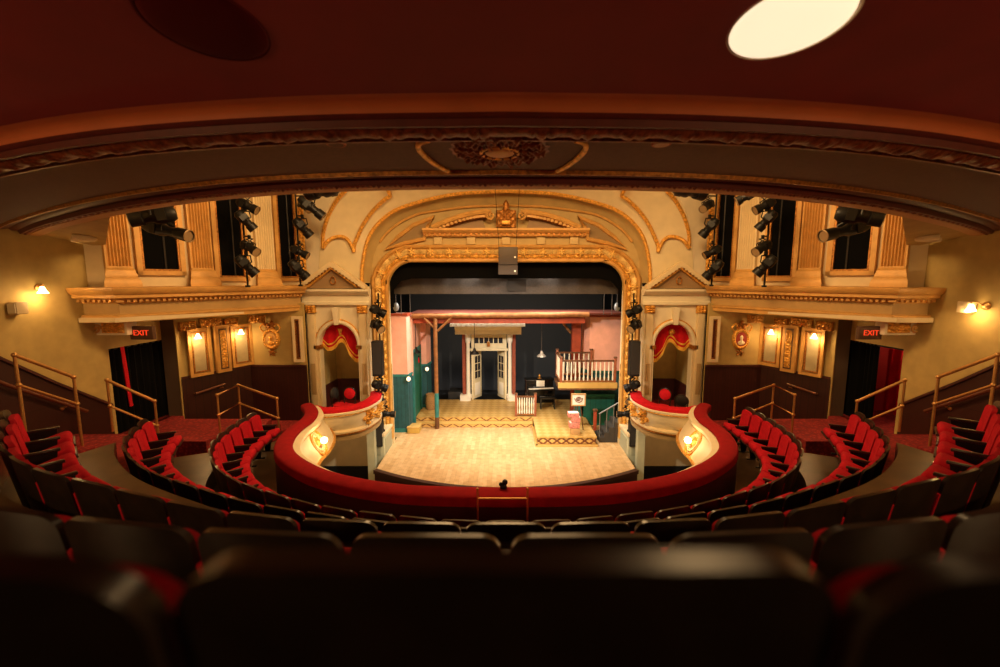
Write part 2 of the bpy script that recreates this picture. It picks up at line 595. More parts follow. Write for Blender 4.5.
# the rail of the balcony front: centre line (x, y, z) from the middle outward
RAIL = [(0, 5.51, 2.62), (0.75, 5.53, 2.62), (1.45, 5.60, 2.62), (2.2, 5.83, 2.61), (2.9, 6.22, 2.58), (3.55, 6.80, 2.54), (3.95, 7.32, 2.51), (4.22, 7.95, 2.47), (4.42, 8.70, 2.40), (4.52, 9.40, 2.33), (4.76, 10.20, 2.25), (5.12, 10.90, 2.18), (5.36, 11.25, 2.15)]
RAILC = resample(mirror_curve(RAIL), 161)
names = ['E', 'D', 'C', 'B', 'A']
for i, r in enumerate(names):
    back = offset_curve(RC[r], -0.12)
    if i < 4:
        cut = {2: 6.55, 3: 8.7}.get(i, 99)
        front = offset_curve(resample([p for p in RC[names[i + 1]] if p.y <= cut], 81), -0.12)
    else:
        front = offset_curve([p.to_2d() for p in resample(RAILC, 81)], -0.12)
        front = [Vector((p.x, p.y)) for p in front]
    P = []
    for a, b in zip(back, front):
        P.append([Vector((a.x, a.y, floor_z(r, a.y))), Vector((b.x, b.y, floor_z(r, a.y if i < 4 else b.y)))])
    m = MB()
    m.grid(P, (0, 0, -0.70))
    struct(m.build('floor_tier', WOODF))
m = MB(); m.grid([[Vector((x, y, 4.97)) for y in (-1.2, 0.2)] for x in (-9.1, 9.1)], (0, 0, -0.3))
struct(m.build('floor_rear', WOODF))

for sg in (-1, 1):
    # aisle beside the row ends: carpeted landings and steps
    m = MB(); m.prism([(3.5, -1.2), (9.1, -1.2), (9.1, 5.0), (5.9, 5.0), (5.2, 2.6), (3.5, 2.3)], (0, 0, 2.5), (sg, 0, 0), (0, 1, 0), (0, 0, .45)); struct(m.build('floor_base', WOODF))
    y = 1.2; z = 5.3
    zs = [(-1.2, 1.2, 5.1)]
    n = 9
    for k in range(n):
        zs.append((1.2 + k * .42, 1.2 + (k + 1) * .42, 5.1 - (k + 1) * 2.0 / n))
    for k, (a, b, z) in enumerate(zs):
        m = MB(); xin = 7.2 if b > 3.5 else 5.0
        m.span((sg * xin, a, 2.9), (sg * 9.1, b + .02, z))
        struct(m.build('floor_aisle', CARPET))
    pts = [(6.05, 4.98, 3.02, 6.55), ]
    m = MB(); m.prism([(6.35, 4.98), (9.1, 4.98), (9.1, 6.6), (7.35, 6.6), (7.35, 5.7), (6.45, 5.5)], (0, 0, 2.2), (sg, 0, 0), (0, 1, 0), (0, 0, .80)); struct(m.build('floor_aisle', CARPET))
    for k in range(4):
        m = MB(); m.span((sg * 7.35, 6.58 + k * .26, 2.0), (sg * 9.1, 6.6 + (k + 1) * .26, 3.0 - (k + 1) * .15)); struct(m.build('floor_aisle', CARPET))
    m = MB(); m.prism([(6.45, 5.5), (7.36, 5.7), (7.36, 6.6), (9.1, 6.6), (9.1, 8.7), (6.95, 8.7), (6.85, 7.97), (6.62, 7.45), (6.37, 6.95), (6.08, 6.5)], (0, 0, 1.75), (sg, 0, 0), (0, 1, 0), (0, 0, .54)); struct(m.build('floor_aisle', CARPET))
    for k in range(2):
        m = MB(); m.span((sg * 6.3, 8.68 + k * .28, 1.5), (sg * 9.1, 8.7 + (k + 1) * .28, 2.29 - (k + 1) * .15)); struct(m.build('floor_aisle', CARPET))
    m = MB(); m.prism([(5.75, 8.7), (5.85, 9.2), (9.1, 9.2), (9.1, 11.25), (8.7, 11.25), (8.5, 11.0), (6.2, 11.0)], (0, 0, 1.60), (sg, 0, 0), (0, 1, 0), (0, 0, .26))
    struct(m.build('floor_landing', CARPET))
    for k in range(3):
        m = MB(); m.prism([(4.9, 10.3), (6.2, 11.0), (8.5, 11.0), (8.75, 11.25), (7.95, 13.0), (5.3, 13.0), (5.2, 11.2)] if k == 2 else [(6.2, 10.98), (8.5, 10.98), (8.62, 11.25 + k * .25), (6.1, 11.25 + k * .25)], (0, 0, .9), (sg, 0, 0), (0, 1, 0), (0, 0, .72 - .23 * k))
        struct(m.build('floor_landing', CARPET))

# ------------------------------------------------------------------ structure: walls
def wall_strip(name, pts, z0, z1, material, thick=0.12, side=1, sg=1):
    m = MB()
    P = [(sg * x, y, 0) for x, y in pts]
    fr = plan_frames(P, side * sg)
    z0s = z0 if isinstance(z0, (list, tuple)) else [z0] * len(P)
    z1s = z1 if isinstance(z1, (list, tuple)) else [z1] * len(P)
    rows = []
    rings = []
    for (p, a, b), za, zb in zip(fr, z0s, z1s):
        rings.append([m.bm.verts.new(q) for q in (p + b * za, p + b * zb, p + b * zb + a * thick, p + b * za + a * thick)])
    for x, y in zip(rings, rings[1:]):
        for k in range(4):
            m.face((x[k], x[(k + 1) % 4], y[(k + 1) % 4], y[k]))
    m.face(rings[0][::-1]); m.face(rings[-1])
    return m.build(name, material)


SIDE = {-1: 'left', 1: 'right'}
DOOR_Y0, DOOR_Y1 = 9.72, 11.25
for sg in (-1, 1):
    sd = SIDE[sg]
    # thickness goes away from the house: for a right-hand wall running towards the stage that is the right (-normal)
    struct(wall_strip('wall_' + sd, [(9.1, -1.2), (9.1, DOOR_Y0)], 1.0, 7.4, WALLC, 0.12, -1, sg))
    struct(wall_strip('wall_%s_over_door' % sd, [(9.1, DOOR_Y0), (9.1, DOOR_Y1)], 3.93, 7.4, WALLC, 0.12, -1, sg))
    struct(wall_strip('wall_%s_jamb' % sd, [(9.1, DOOR_Y1), (8.74, DOOR_Y1 + .02)], 1.6, 4.7, mat('taupe_jamb_paint', (0.10, 0.065, 0.04), 0.7), 0.12, -1, sg))
    struct(wall_strip('wall_%s_alcove' % sd, [(8.72, DOOR_Y1), (7.85, 13.0), (6.15, 13.0)], .9, 4.8, WALLC, 0.12, -1, sg))
    # wainscot, sloping with the aisle steps
    struct(wall_strip('trim_wainscot_' + sd, [(9.06, -1.2), (9.06, 5.9), (9.06, 8.45), (9.06, 9.6)], 1.0, [6.1, 5.35, 3.42, 2.62], DADO, 0.05, -1, sg))
    struct(wall_strip('trim_wainscot_cap_' + sd, [(9.02, -1.2), (9.02, 5.9), (9.02, 8.45), (9.02, 9.6)], [6.1, 5.35, 3.42, 2.62], [6.16, 5.41, 3.48, 2.68], DADO_P, 0.09, -1, sg))
    struct(wall_strip('trim_wainscot_alcove_' + sd, [(8.68, DOOR_Y1 + .02), (7.83, 12.96), (6.12, 12.96)], 1.0, 2.86, DADO, 0.05, -1, sg))
    struct(wall_strip('trim_wainscot_alcove_cap_' + sd, [(8.66, DOOR_Y1 + .02), (7.81, 12.93), (6.12, 12.93)], 2.86, 2.92, DADO_P, 0.08, -1, sg))
    # upper wall, splayed towards the stage, and the piece facing the house
    struct(wall_strip('wall_%s_upper' % sd, [(9.1, 9.42), (8.62, 9.42), (6.2, 13.35)], 5.25, 8.9, CREAM, 0.15, -1, sg))
    # corridor behind the exit doorway
    struct(wall_strip('wall_%s_corridor' % sd, [(9.22, DOOR_Y0 - .1), (11.2, DOOR_Y0 - .1), (11.2, DOOR_Y1 + .5), (9.0, DOOR_Y1 + .5)], 1.6, 4.6, mat('corridor_red_paint', (0.35, 0.02, 0.015), 0.7), 0.1, -1, sg))
    m = MB(); m.span((sg * 9.0, DOOR_Y0 - .1, 1.6), (sg * 11.2, DOOR_Y1 + .5, 1.86)); struct(m.build('floor_corridor', CARPET))
    m = MB(); m.span((sg * 9.2, DOOR_Y0 - .1, 4.3), (sg * 11.2, DOOR_Y1 + .5, 4.4)); struct(m.build('ceiling_corridor', BLACK_P))
    # stalls wall under the box
    struct(wall_strip('wall_%s_stalls' % sd, [(8.0, 8.0), (6.6, 13.9), (4.3, 13.9)], -1.2, 0.85, CREAM, 0.12, -1, sg))
    struct(wall_strip('trim_stalls_wainscot_' + sd, [(7.9, 8.0), (6.55, 13.85), (4.3, 13.85)], -1.2, -0.75, BLACK_P, 0.05, -1, sg))
lamp('corridor_lamp', 'POINT', (10.2, 10.6, 4.0), 60, (1.0, 0.55, 0.35), None, 0.1)
m = MB(); m.span((-9, 5.5, -1.4), (9, 14.0, -1.2)); struct(m.build('floor_stalls', WOODF))
m = MB(); m.span((-9.3, 4.9, 8.9), (9.3, 14.2, 9.05)); struct(m.build('ceiling_house', CREAM))

# bay wall with the arched box opening
ARC_X, ARC_HW, ARC_SP, ARC_TOP, BAY_Y = 5.26, 0.60, 3.47, 4.15, 13.4
for sg in (-1, 1):
    sd = SIDE[sg]
    pts = [(4.3, 1.4), (ARC_X - ARC_HW, 1.4)]
    for k in range(17):
        a = PI - PI * k / 16
        pts.append((ARC_X + ARC_HW * math.cos(a), ARC_SP + (ARC_TOP - ARC_SP) * math.sin(a)))
    pts += [(ARC_X + ARC_HW, 1.4), (6.25, 1.4), (6.25, 5.30), (4.3, 5.30)]
    m = MB(); m.prism(pts, (0, BAY_Y, 0), (sg, 0, 0), (0, 0, 1), (0, .25, 0))
    struct(m.build('wall_%s_bay' % sd, PALE))
    struct(wall_strip('wall_%s_box_room' % sd, [(6.1, 13.6), (6.1, 15.2), (4.45, 15.2), (4.45, 13.6)], 1.2, 4.6, WALLC, 0.1, -1, sg))
    struct(wall_strip('trim_box_room_' + sd, [(6.06, 13.7), (6.06, 15.1), (4.5, 15.1), (4.5, 13.7)], 1.2, 2.0, DADO_P, 0.04, 1, sg))
    m = MB(); m.span((sg * 4.4, 13.6, 4.5), (sg * 6.15, 15.25, 4.6)); struct(m.build('ceiling_box_room', WALLC))
    m = MB(); m.span((sg * 4.4, 13.3, 1.12), (sg * 6.15, 15.25, 1.22)); struct(m.build('floor_box_room', CARPET))

# wall round the stage opening: tympanum from the cove arch down to the opening
OPEN_HW, OPEN_TOP, OPEN_R, PROS_Y = 3.80, 6.07, 0.80, 14.0


def opening_path(hw, top, r, n=10, z0=0.0):
    pts = [Vector((hw, PROS_Y, z0)), Vector((hw, PROS_Y, (z0 + top - r) / 2)), Vector((hw, PROS_Y, top - r))]
    for k in range(1, n + 1):
        a = k / n * PI / 2
        pts.append(Vector((hw - r + r * math.cos(a), PROS_Y, top - r + r * math.sin(a))))
    pts.append(Vector((0, PROS_Y, top)))
    return pts


A0 = [(4.34, 14.0, 5.34), (4.28, 14.0, 6.07), (4.09, 14.0, 6.61), (3.63, 14.0, 7.14), (2.89, 14.0, 7.55), (2.09, 14.0, 7.70), (1.14, 14.0, 7.81), (0, 14.0, 7.85)]
A1 = [(4.49, 13.5, 5.35), (4.43, 13.5, 6.05), (4.18, 13.5, 6.87), (3.61, 13.5, 7.47), (2.84, 13.5, 7.80), (1.49, 13.5, 8.09), (0, 13.5, 8.17)]
A2 = [(5.80, 13.36, 5.30), (5.71, 13.30, 6.05), (5.44, 13.0, 7.11), (4.85, 12.6, 7.89), (3.85, 12.2, 8.45), (2.03, 12.0, 8.78), (0, 12.0, 8.85)]


def whole(half):
    P = spline(half, 10)
    return P + [Vector((-p.x, p.y, p.z)) for p in P[:-1]][::-1]


NA = 65
a0 = resample(whole(A0), NA); a1 = resample(whole(A1), NA); a2 = resample(whole(A2), NA)
op = resample(whole([tuple(p) for p in opening_path(OPEN_HW, OPEN_TOP, OPEN_R, 10, 5.0)]), NA)
m = MB(); m.grid([[a, b] for a, b in zip(a0, op)], (0, .12, 0)); struct(m.build('wall_front', TYMP))
for sg in (-1, 1):
    m = MB(); m.span((sg * OPEN_HW, 14.0, -1.2), (sg * 4.42, 14.15, 5.36)); struct(m.build('wall_front_pier_' + SIDE[sg], CREAM))
m = MB()
m.grid([[a, a.lerp(b, .33) + Vector((0, .06, .06)), a.lerp(b, .66) + Vector((0, .06, .06)), b] for a, b in zip(a0, a1)])
struct(m.build('ceiling_cove', TYMP))
m = MB()
m.grid([[a.lerp(b, k / 6) + Vector((0, 0, .14 * math.sin(PI * k / 6))) * (1 if 6 < i < NA - 7 else .2) for k in range(7)] for i, (a, b) in enumerate(zip(a1, a2))])
COVE_OBJ = struct(m.build('ceiling_vault', mat('pale_vault_plaster', (0.66, 0.55, 0.33), 0.7, 0, 0.08, 3)))


def vault_depth(u, v):
    best = None
    for i in range(NA):
        for k in range(13):
            p = a1[i].lerp(a2[i], k / 12)
            dz = EYE - p.z
            # forward and down in the camera's own axes
            f_ = p.y * math.cos(PITCH) + dz * math.sin(PITCH); q = dz * math.cos(PITCH) - p.y * math.sin(PITCH)
            e = (506 + F_PX * p.x / f_ - u) ** 2 + (333.5 + F_PX * q / f_ - v) ** 2
            if best is None or e < best[0]:
                best = (e, p.y)
    return best[1]


for sg in (-1, 1):
    m = MB(); m.grid([[Vector((sg * abs(p.x) + sg * .0, p.y + .02, p.z)), Vector((sg * 6.32, 13.42, p.z))] for p in [q for q in a2 if q.x > .6]], (0, .08, 0))
    struct(m.build('wall_%s_vault' % SIDE[sg], PALE))
# gilded ribs on the vault and the cove
m = MB()
m.tube([p + Vector((0, -.03, 0)) for p in a1], 0.055, 8)
struct(m.build('trim_1', GOLD))
m = MB()
m.tube([p + Vector((0, -.05, -.02)) for p in a0[8:-8]], 0.04, 8)
struct(m.build('trim_2', OCHRE))
for sg in (-1, 1):
    for path in ([(354, 252), (354, 246), (357, 238), (363, 225), (372, 212), (384, 200), (390, 196), (388, 190), (392, 187)],
                 [(323, 248), (323, 235), (326, 222), (330, 212), (337, 200), (345, 191)],
                 [(323, 248), (327, 242), (333, 238), (341, 236.5), (347, 239), (351, 245), (354, 252)]):
        P = []
        for u, v in path:
            uu = u if sg < 0 else 1012 - u
            y = vault_depth(uu, v)
            P.append(at(uu, v, y - .05))
        P = spline([tuple(p) for p in P], 5)
        m = MB(); m.tube(P, 0.055, 8)
        struct(m.build('trim_3', GOLD))

# ------------------------------------------------------------------ upper balcony: soffit, mouldings, red ceiling
LIP = [(0, 4.70, 6.50), (1.3, 4.77, 6.50), (2.6, 5.02, 6.50), (4.0, 5.52, 6.49), (5.4, 6.18, 6.47), (6.7, 6.90, 6.44), (7.9, 7.62, 6.41), (9.1, 8.45, 6.38)]
LIPC = resample(mirror_curve(LIP), 141)


def lip_frames(c):
    fr = []
    for i, p in enumerate(c):
        d = (c[min(i + 1, len(c) - 1)] - c[max(i - 1, 0)]).to_2d().normalized()
        fr.append((p, Vector((d.y, -d.x, 0)), Vector((0, 0, 1))))   # inward = towards the rear
    return fr


LF = lip_frames(LIPC)


def band(name, prof, material, frames=LF):
    m = MB(); m.sweep(frames, prof, closed_prof=False)
    return struct(m.build(name, material, smooth=50))


# trims are strips of the soffit's section, from the lip inward
m = MB(); m.sweep(LF, [(-.06, 1.3), (-.06, .03), (0, .0), (.04, .0), (.04, 1.3)]); struct(m.build('trim_balcony_front', CREAM))
band('trim_lip_fillet', [(-.13, .02), (-.12, -.02), (-.06, -.035), (.07, -.03), (.10, .01)], mat('tan_lip_paint', (.50, .27, .09), .6))
band('trim_lip_moulding', [(.14, -.02), (.19, -.03), (.22, .03), (.30, .02), (.34, .05), (.40, .03), (.46, .03), (.48, .00)], MAROON)
m = MB()
lf2 = [(p, a, b) for p, a, b in lip_frames(resample(mirror_curve(LIP), 2400))]
rings = [(p, a, b) for p, a, b in lf2]
mm = []
for i, (p, a, b) in enumerate(lf2):
    s = (0.5 + 0.5 * math.sin(i * 0.9)) * (.6 + .4 * math.sin(i * .237))
    mm.append([m.bm.verts.new(p + a * x + b * z) for x, z in ((.09, .02), (.10, -.02 - .012 * s), (.125, -.03 - .02 * s), (.15, -.02 - .012 * s), (.16, .02))])
for x, y in zip(mm, mm[1:]):
    for k in range(4):
        m.face((x[k], x[k + 1], y[k + 1], y[k]))
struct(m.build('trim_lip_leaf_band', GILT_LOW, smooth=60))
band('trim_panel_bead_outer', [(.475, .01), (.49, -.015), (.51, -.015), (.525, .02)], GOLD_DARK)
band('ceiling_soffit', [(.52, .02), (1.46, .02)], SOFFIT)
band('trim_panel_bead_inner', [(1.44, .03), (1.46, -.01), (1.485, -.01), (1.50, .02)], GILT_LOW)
m = MB()
mm = []
for i, (p, a, b) in enumerate(lf2):
    s = abs(math.sin(i * 0.31)) * (.55 + .45 * math.sin(i * .171)); t = math.sin(i * 0.62 + .8)
    mm.append([m.bm.verts.new(p + a * x + b * z) for x, z in ((1.52, .04), (1.54, .0 - .012 * s), (1.60, -.02 - .025 * s), (1.66 + .008 * t, -.01 - .02 * s), (1.70, .02), (1.71, .05))])
for x, y in zip(mm, mm[1:]):
    for k in range(5):
        m.face((x[k], x[k + 1], y[k + 1], y[k]))
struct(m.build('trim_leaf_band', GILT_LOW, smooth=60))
band('trim_inner_moulding', [(1.49, .03), (1.53, .05), (1.70, .03), (1.72, .0), (1.75, .0), (1.77, .04), (1.80, .04), (1.82, .06)], MAROON)
band('trim_cove', [(1.81, .06), (1.825, .06), (1.835, .08), (1.86, .108), (1.90, .121), (1.95, .125)], COVE)
# ceiling from the cove back over the seats
ins = [p + a * 1.94 + b * .125 for p, a, b in LF]
P = []
for p in ins:
    row = []
    for k in range(9):
        y = p.y + (-1.3 - p.y) * k / 8
        row.append(Vector((max(-9.1, min(9.1, p.x)), y, p.z + 0.115 * (p.y - y))))
    P.append(row)
m = MB(); m.grid(P); struct(m.build('ceiling_red', CEIL))
# pale soffit between the lip, the side wall and the upper wall
for sg in (-1, 1):
    lipp = [p + Vector((0, .03, .0)) for p in LIPC if 5.7 < sg * p.x <= 9.1]
    lipp.sort(key=lambda p: sg * p.x)
    far = [(8.62, 9.40, 6.24), (8.9, 9.40, 6.23), (9.1, 9.40, 6.23)]
    n = len(lipp)
    P = []
    for i, p in enumerate(lipp):
        t = i / (n - 1)
        q = Vector((sg * (8.62 + .48 * t), 9.42 - .55 * max(0, t - .6) / .4, 6.24 + .10 * max(0, t - .6) / .4))
        P.append([p, p.lerp(q, .5), q])
    m = MB(); m.grid(P, (0, 0, .05)); struct(m.build('ceiling_side_soffit', WALLC))
    c = Vector((sg * 8.35, 8.35, 6.29))
    m = MB(); m.tube([c + Vector((sg * .42 * math.cos(a), .30 * math.sin(a), 0.0)) for a in [PI * (.35 + .9 * k / 14) for k in range(15)]], 0.05, 8)
    struct(m.build('trim_soffit_arc', CREAM))


def medallion(name, o, ux, uy, n, rx, ry, label):
    t = thing(name, o, label, 'ceiling medallion')

    def f(q, a):
        lf = math.sin(14 * a + 6 * q)
        h = .02 + .018 * math.sin(11 * a + 14 * q) * math.sin(22 * q) + .016 * math.sin(26 * a - 8 * q) * q
        if q < .30: h = .01
        if q > .93: h = .0
        return h, 1 + .03 * q * math.sin(20 * a)
    m = MB(); m.polar(o, ux, uy, n, rx, ry, f, 30, 260); m.build('leaf_wreath', GILT_LOW, t, 80)

    def g(q, a):
        return .045 * math.sqrt(max(0, 1 - q * q * .9)), 1
    m = MB(); m.polar(o, ux, uy, n, rx * .33, ry * .30, g, 8, 48); m.build('boss', OCHRE, t, 60)
    m = MB(); m.tube([Vector(o) + Vector(ux) * rx * .38 * math.cos(k * PI / 24) + Vector(uy) * ry * .36 * math.sin(k * PI / 24) + Vector(n) * .02 for k in range(48)], .014, 8, True); m.build('boss_ring', GOLD, t)
    return t


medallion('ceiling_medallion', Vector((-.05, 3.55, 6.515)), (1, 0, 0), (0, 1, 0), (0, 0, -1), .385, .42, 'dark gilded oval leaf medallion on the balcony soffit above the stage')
for sg in (-1, 1):
    m = MB(); m.tube(spline([(sg * x - .03, y, 6.505) for x, y in ((.53, 3.26), (.61, 3.33), (.645, 3.48), (.63, 3.7), (.58, 3.95), (.51, 4.15))], 6), .022, 8)
    o = m.build('trim_panel_end', GOLD); struct(o)
for x, y, mt, lb in ((1.16, 3.36, DISC, 'small pale round downlight in the soffit panel beside the medallion, to its right'), (-1.27, 3.36, DISC_OFF, 'small dark round downlight in the soffit panel beside the medallion, to its left')):
    t = thing('recessed_downlight', (x, y, 6.51), lb, 'downlight')
    m = MB(); m.lathe([(.0, -.012), (.055, -.012), (.06, .02)], Matrix.Translation((x, y, 6.51)), 24); m.build('diffuser', mat('pale_downlight', (.6, .4, .22), .5) if x > 0 else SOFFIT, t)
    m = MB(); m.tube([(x + .065 * math.cos(k * PI / 12), y + .065 * math.sin(k * PI / 12), 6.51) for k in range(24)], .010, 6, True); m.build('trim_ring', COVE, t)

# flush ceiling lights on the red ceiling
CN = Vector((0, -.114, -1)).normalized()     # facing down along the ceiling's slope
for x, y, on, lb in ((1.335, 2.19, True, 'round cream ceiling light, lit, on the dark red ceiling'), (-1.42, 2.20, False, 'round ceiling light, unlit and dark, on the red ceiling')):
    zc = 6.625 + .115 * (2.80 - y) + .012
    M = Matrix.Translation((x, y, zc)) @ CN.to_track_quat('Z', 'Y').to_matrix().to_4x4()
    t = thing('ceiling_light', (x, y, zc), lb, 'ceiling light')
    m = MB(); m.lathe([(.0, .04), (.14, .038), (.22, .028), (.255, .012), (.26, .0)], M, 48); m.build('diffuser', DISC if on else DISC_OFF, t, 60)
    m = MB(); m.lathe([(.265, -.01), (.275, .0), (.275, .010), (.263, .012), (.26, -.01)], M, 48); m.build('rim', mat('pale_lamp_rim', (.9, .8, .6), .5) if on else DISC_OFF, t)
    if on:
        l = lamp('ceiling_lamp_light', 'AREA', (x, y, zc - .09), 9, WARM, (x, y - .1, zc - 1), .55)
        l.data.shape = 'DISK'; adopt(l, t)

# ------------------------------------------------------------------ side entablature, pilasters, framed openings
U0, U1 = Vector((8.62, 9.42, 0)), Vector((6.2, 13.35, 0))


def on_upper(t, sg, off=0.0, z=0.0):
    p = U0.lerp(U1, t)
    d = (U1 - U0).normalized()
    nrm = Vector((-d.y, d.x, 0))        # towards the house for the right-hand wall
    if nrm.x > 0: nrm = -nrm
    q = p + nrm * off
    return Vector((sg * q.x, q.y, z))


UD = (U1 - U0).normalized()
for sg in (-1, 1):
    sd = SIDE[sg]
    ux = Vector((sg * UD.x, UD.y, 0))
    nr = (on_upper(0, sg, 1) - on_upper(0, sg)).normalized()
    path = [(sg * 9.09, 9.22, 0), (sg * 8.30, 9.22, 0), (sg * 6.22, 13.1, 0)]
    ent = thing('side_entablature', (sg * 7.6, 11, 4.6), 'long ochre cornice along the %s side wall, over the wall lamps' % sd, 'cornice')
    side = 1 if sg > 0 else -1
    fr = plan_frames(path, side)
    m = MB(); m.sweep(fr, [(-.5, 4.58), (.02, 4.58), (.02, 4.66), (.05, 4.70), (.05, 4.74), (.0, 4.76), (-.5, 4.76)]); m.build('architrave', OCHRE, ent, 30)
    m = MB(); m.sweep(fr, [(-.5, 4.76), (-.03, 4.76), (-.03, 5.00), (-.5, 5.00)]); m.build('frieze', mat('tan_frieze_paint', (.46, .29, .10), .6, 0, .1, 4), ent, 30)
    m = MB(); m.sweep(fr, [(-.5, 5.00), (.02, 5.00), (.05, 5.05), (.12, 5.10), (.20, 5.12), (.20, 5.18), (.25, 5.21), (.30, 5.30), (.30, 5.34), (-.5, 5.36)]); m.build('cornice', OCHRE, ent, 30)
    # dentils: a stepped strip under the cornice
    P3 = [Vector(p) for p in path]
    fine = []
    for a, b in zip(P3, P3[1:]):
        n = int((b - a).length / .055)
        fine += [a.lerp(b, k / n) for k in range(n)]
    fine.append(P3[-1])
    m = MB(); fr2 = plan_frames(fine, side); sq = []
    for i, (p, a, b) in enumerate(fr2):
        o_ = .11 if i % 2 else .05
        sq.append((p, a, b, o_)); sq.append((p, a, b, .05 if i % 2 else .11))
    rg = [[m.bm.verts.new(p + a * x + b * z) for x, z in ((.0, 5.03), (o_, 5.03), (o_, 5.085), (.0, 5.085))] for p, a, b, o_ in sq]
    for x, y in zip(rg, rg[1:]):
        for k in range(4):
            m.face((x[k], x[(k + 1) % 4], y[(k + 1) % 4], y[k]))
    m.build('dentil_band', OCHRE, ent, 20)
    # soffit over the alcove
    m = MB(); m.prism([(9.08, 9.1), (8.3, 9.1), (6.25, 13.05), (7.9, 13.05), (9.08, 11.4)], (0, 0, 4.60), (sg, 0, 0), (0, 1, 0), (0, 0, .1)); struct(m.build('ceiling_alcove', CREAM))
    # shelf top behind the cornice
    # fluted pilasters
    for k, (ta, tb, lb) in enumerate(((-.015, .085, 'outermost fluted gold pilaster on the %s upper wall, by the side soffit'), (.331, .44, 'middle fluted gold pilaster on the %s upper wall, between two dark openings'), (.68, .79, 'innermost fluted gold pilaster on the %s upper wall, next to the stage bay'))):
        t = thing('fluted_pilaster', on_upper((ta + tb) / 2, sg, .1, 5.3), lb % sd, 'pilaster')
        wd = (tb - ta) * (U1 - U0).length
        o = on_upper((ta + tb) / 2, sg, 0.0, 5.78)
        nf = 7
        poly = [(-wd / 2, 0), (wd / 2, 0), (wd / 2, .12)]
        xs = []
        fw = (wd - .06) / nf
        for q in range(nf):
            x0 = wd / 2 - .03 - q * fw
            poly.append((x0, .12))
            for r in range(1, 5):
                poly.append((x0 - fw * .12 - (fw * .76) * r / 5, .12 - .045 * math.sin(PI * r / 5)))
            poly.append((x0 - fw, .12))
        poly.append((-wd / 2, .12))
        m = MB(); m.prism(poly, o, ux, nr, (0, 0, 3.1)); m.build('shaft', OCHRE if k != 2 else CREAM, t, 40)
        prof = [(.0, 5.31), (.26, 5.31), (.26, 5.42), (.24, 5.50), (.20, 5.56), (.20, 5.62), (.17, 5.68), (.17, 5.72), (.14, 5.76), (.14, 5.80), (0, 5.80)]
        m = MB()
        rings = []
        for e in (-1, 1):
            rings.append([m.bm.verts.new(on_upper((ta + tb) / 2, sg, max(q, 0), z) + ux * e * (wd / 2 + max(0, q - .14) * .8)) for q, z in prof])
        a, b = rings
        for q in range(len(prof)):
            q2 = (q + 1) % len(prof)
            m.face((a[q], a[q2], b[q2], b[q]))
        m.face(a[::-1]); m.face(b)
        m.build('base', OCHRE, t, 30)
    # dark framed openings
    for k, (ta, tb, zb, lb) in enumerate(((.115, .30, 5.66, 'gilt framed dark opening on the %s upper wall, farthest from the stage'), (.462, .625, 5.52, 'gilt framed dark opening on the %s upper wall, between two pilasters'), (.815, .955, 5.52, 'gilt framed dark opening on the %s upper wall, nearest the stage'))):
        t = thing('framed_opening', on_upper((ta + tb) / 2, sg, .05, zb), lb % sd, 'framed opening')
        L = (U1 - U0).length
        wd = (tb - ta) * L
        c = on_upper((ta + tb) / 2, sg, .0, 0)
        m = MB(); m.prism([(-wd / 2, zb), (wd / 2, zb), (wd / 2, 8.5), (-wd / 2, 8.5)], c + nr * .005, ux, (0, 0, 1), nr * .02); m.build('black_curtain', BLACK, t)
        for nm, off, rr, mt in (('outer_frame', .0, .05, OCHRE), ('inner_frame', .065, .028, GOLD_DARK)):
            m = MB()
            q = wd / 2 - off
            z0 = zb + off
            P = [c + ux * -q + Vector((0, 0, 8.5)), c + ux * -q + Vector((0, 0, z0)), c + ux * q + Vector((0, 0, z0)), c + ux * q + Vector((0, 0, 8.5))]
            for a, b in zip(P, P[1:]):
                mid = (a + b) / 2
                d = (b - a)
                Mx = Matrix((d.normalized(), nr, d.normalized().cross(nr))).transposed().to_4x4()
                Mx.translation = mid + nr * .05
                m.box((0, 0, 0), (d.length + rr * 2, .09 - off * .4, rr * 2), M=Mx)
            m.build(nm, mt, t, 30)
        # curtain folds and a pale upright deep inside
        m = MB(); m.tube([c + ux * (.1 * wd) + nr * .04 + Vector((0, 0, zb + .1)), c + ux * (.1 * wd) + nr * .04 + Vector((0, 0, 8.4))], .02, 6); m.build('upright', mat('dim_grey_upright', (.02, .017, .015), .6), t)
    # carved strip beside the stage bay
    o = on_upper(.985, sg, .03, 6.6) + Vector((sg * -.02, -.02, 0))
    t = thing('carved_strip', (o.x, o.y, 5.4), 'tall gilded carved strip on the %s upper wall beside the stage vault' % sd, 'ornament strip')
    m = MB(); m.relief(o, (ux * .4 + Vector((-sg, 0, 0))).normalized(), (0, 0, 1), Vector((-sg * .35, -1, 0)), .20, 2.3, carve(3.5, 22, .06), 10, 90); m.build('carving', GOLD, t, 70)

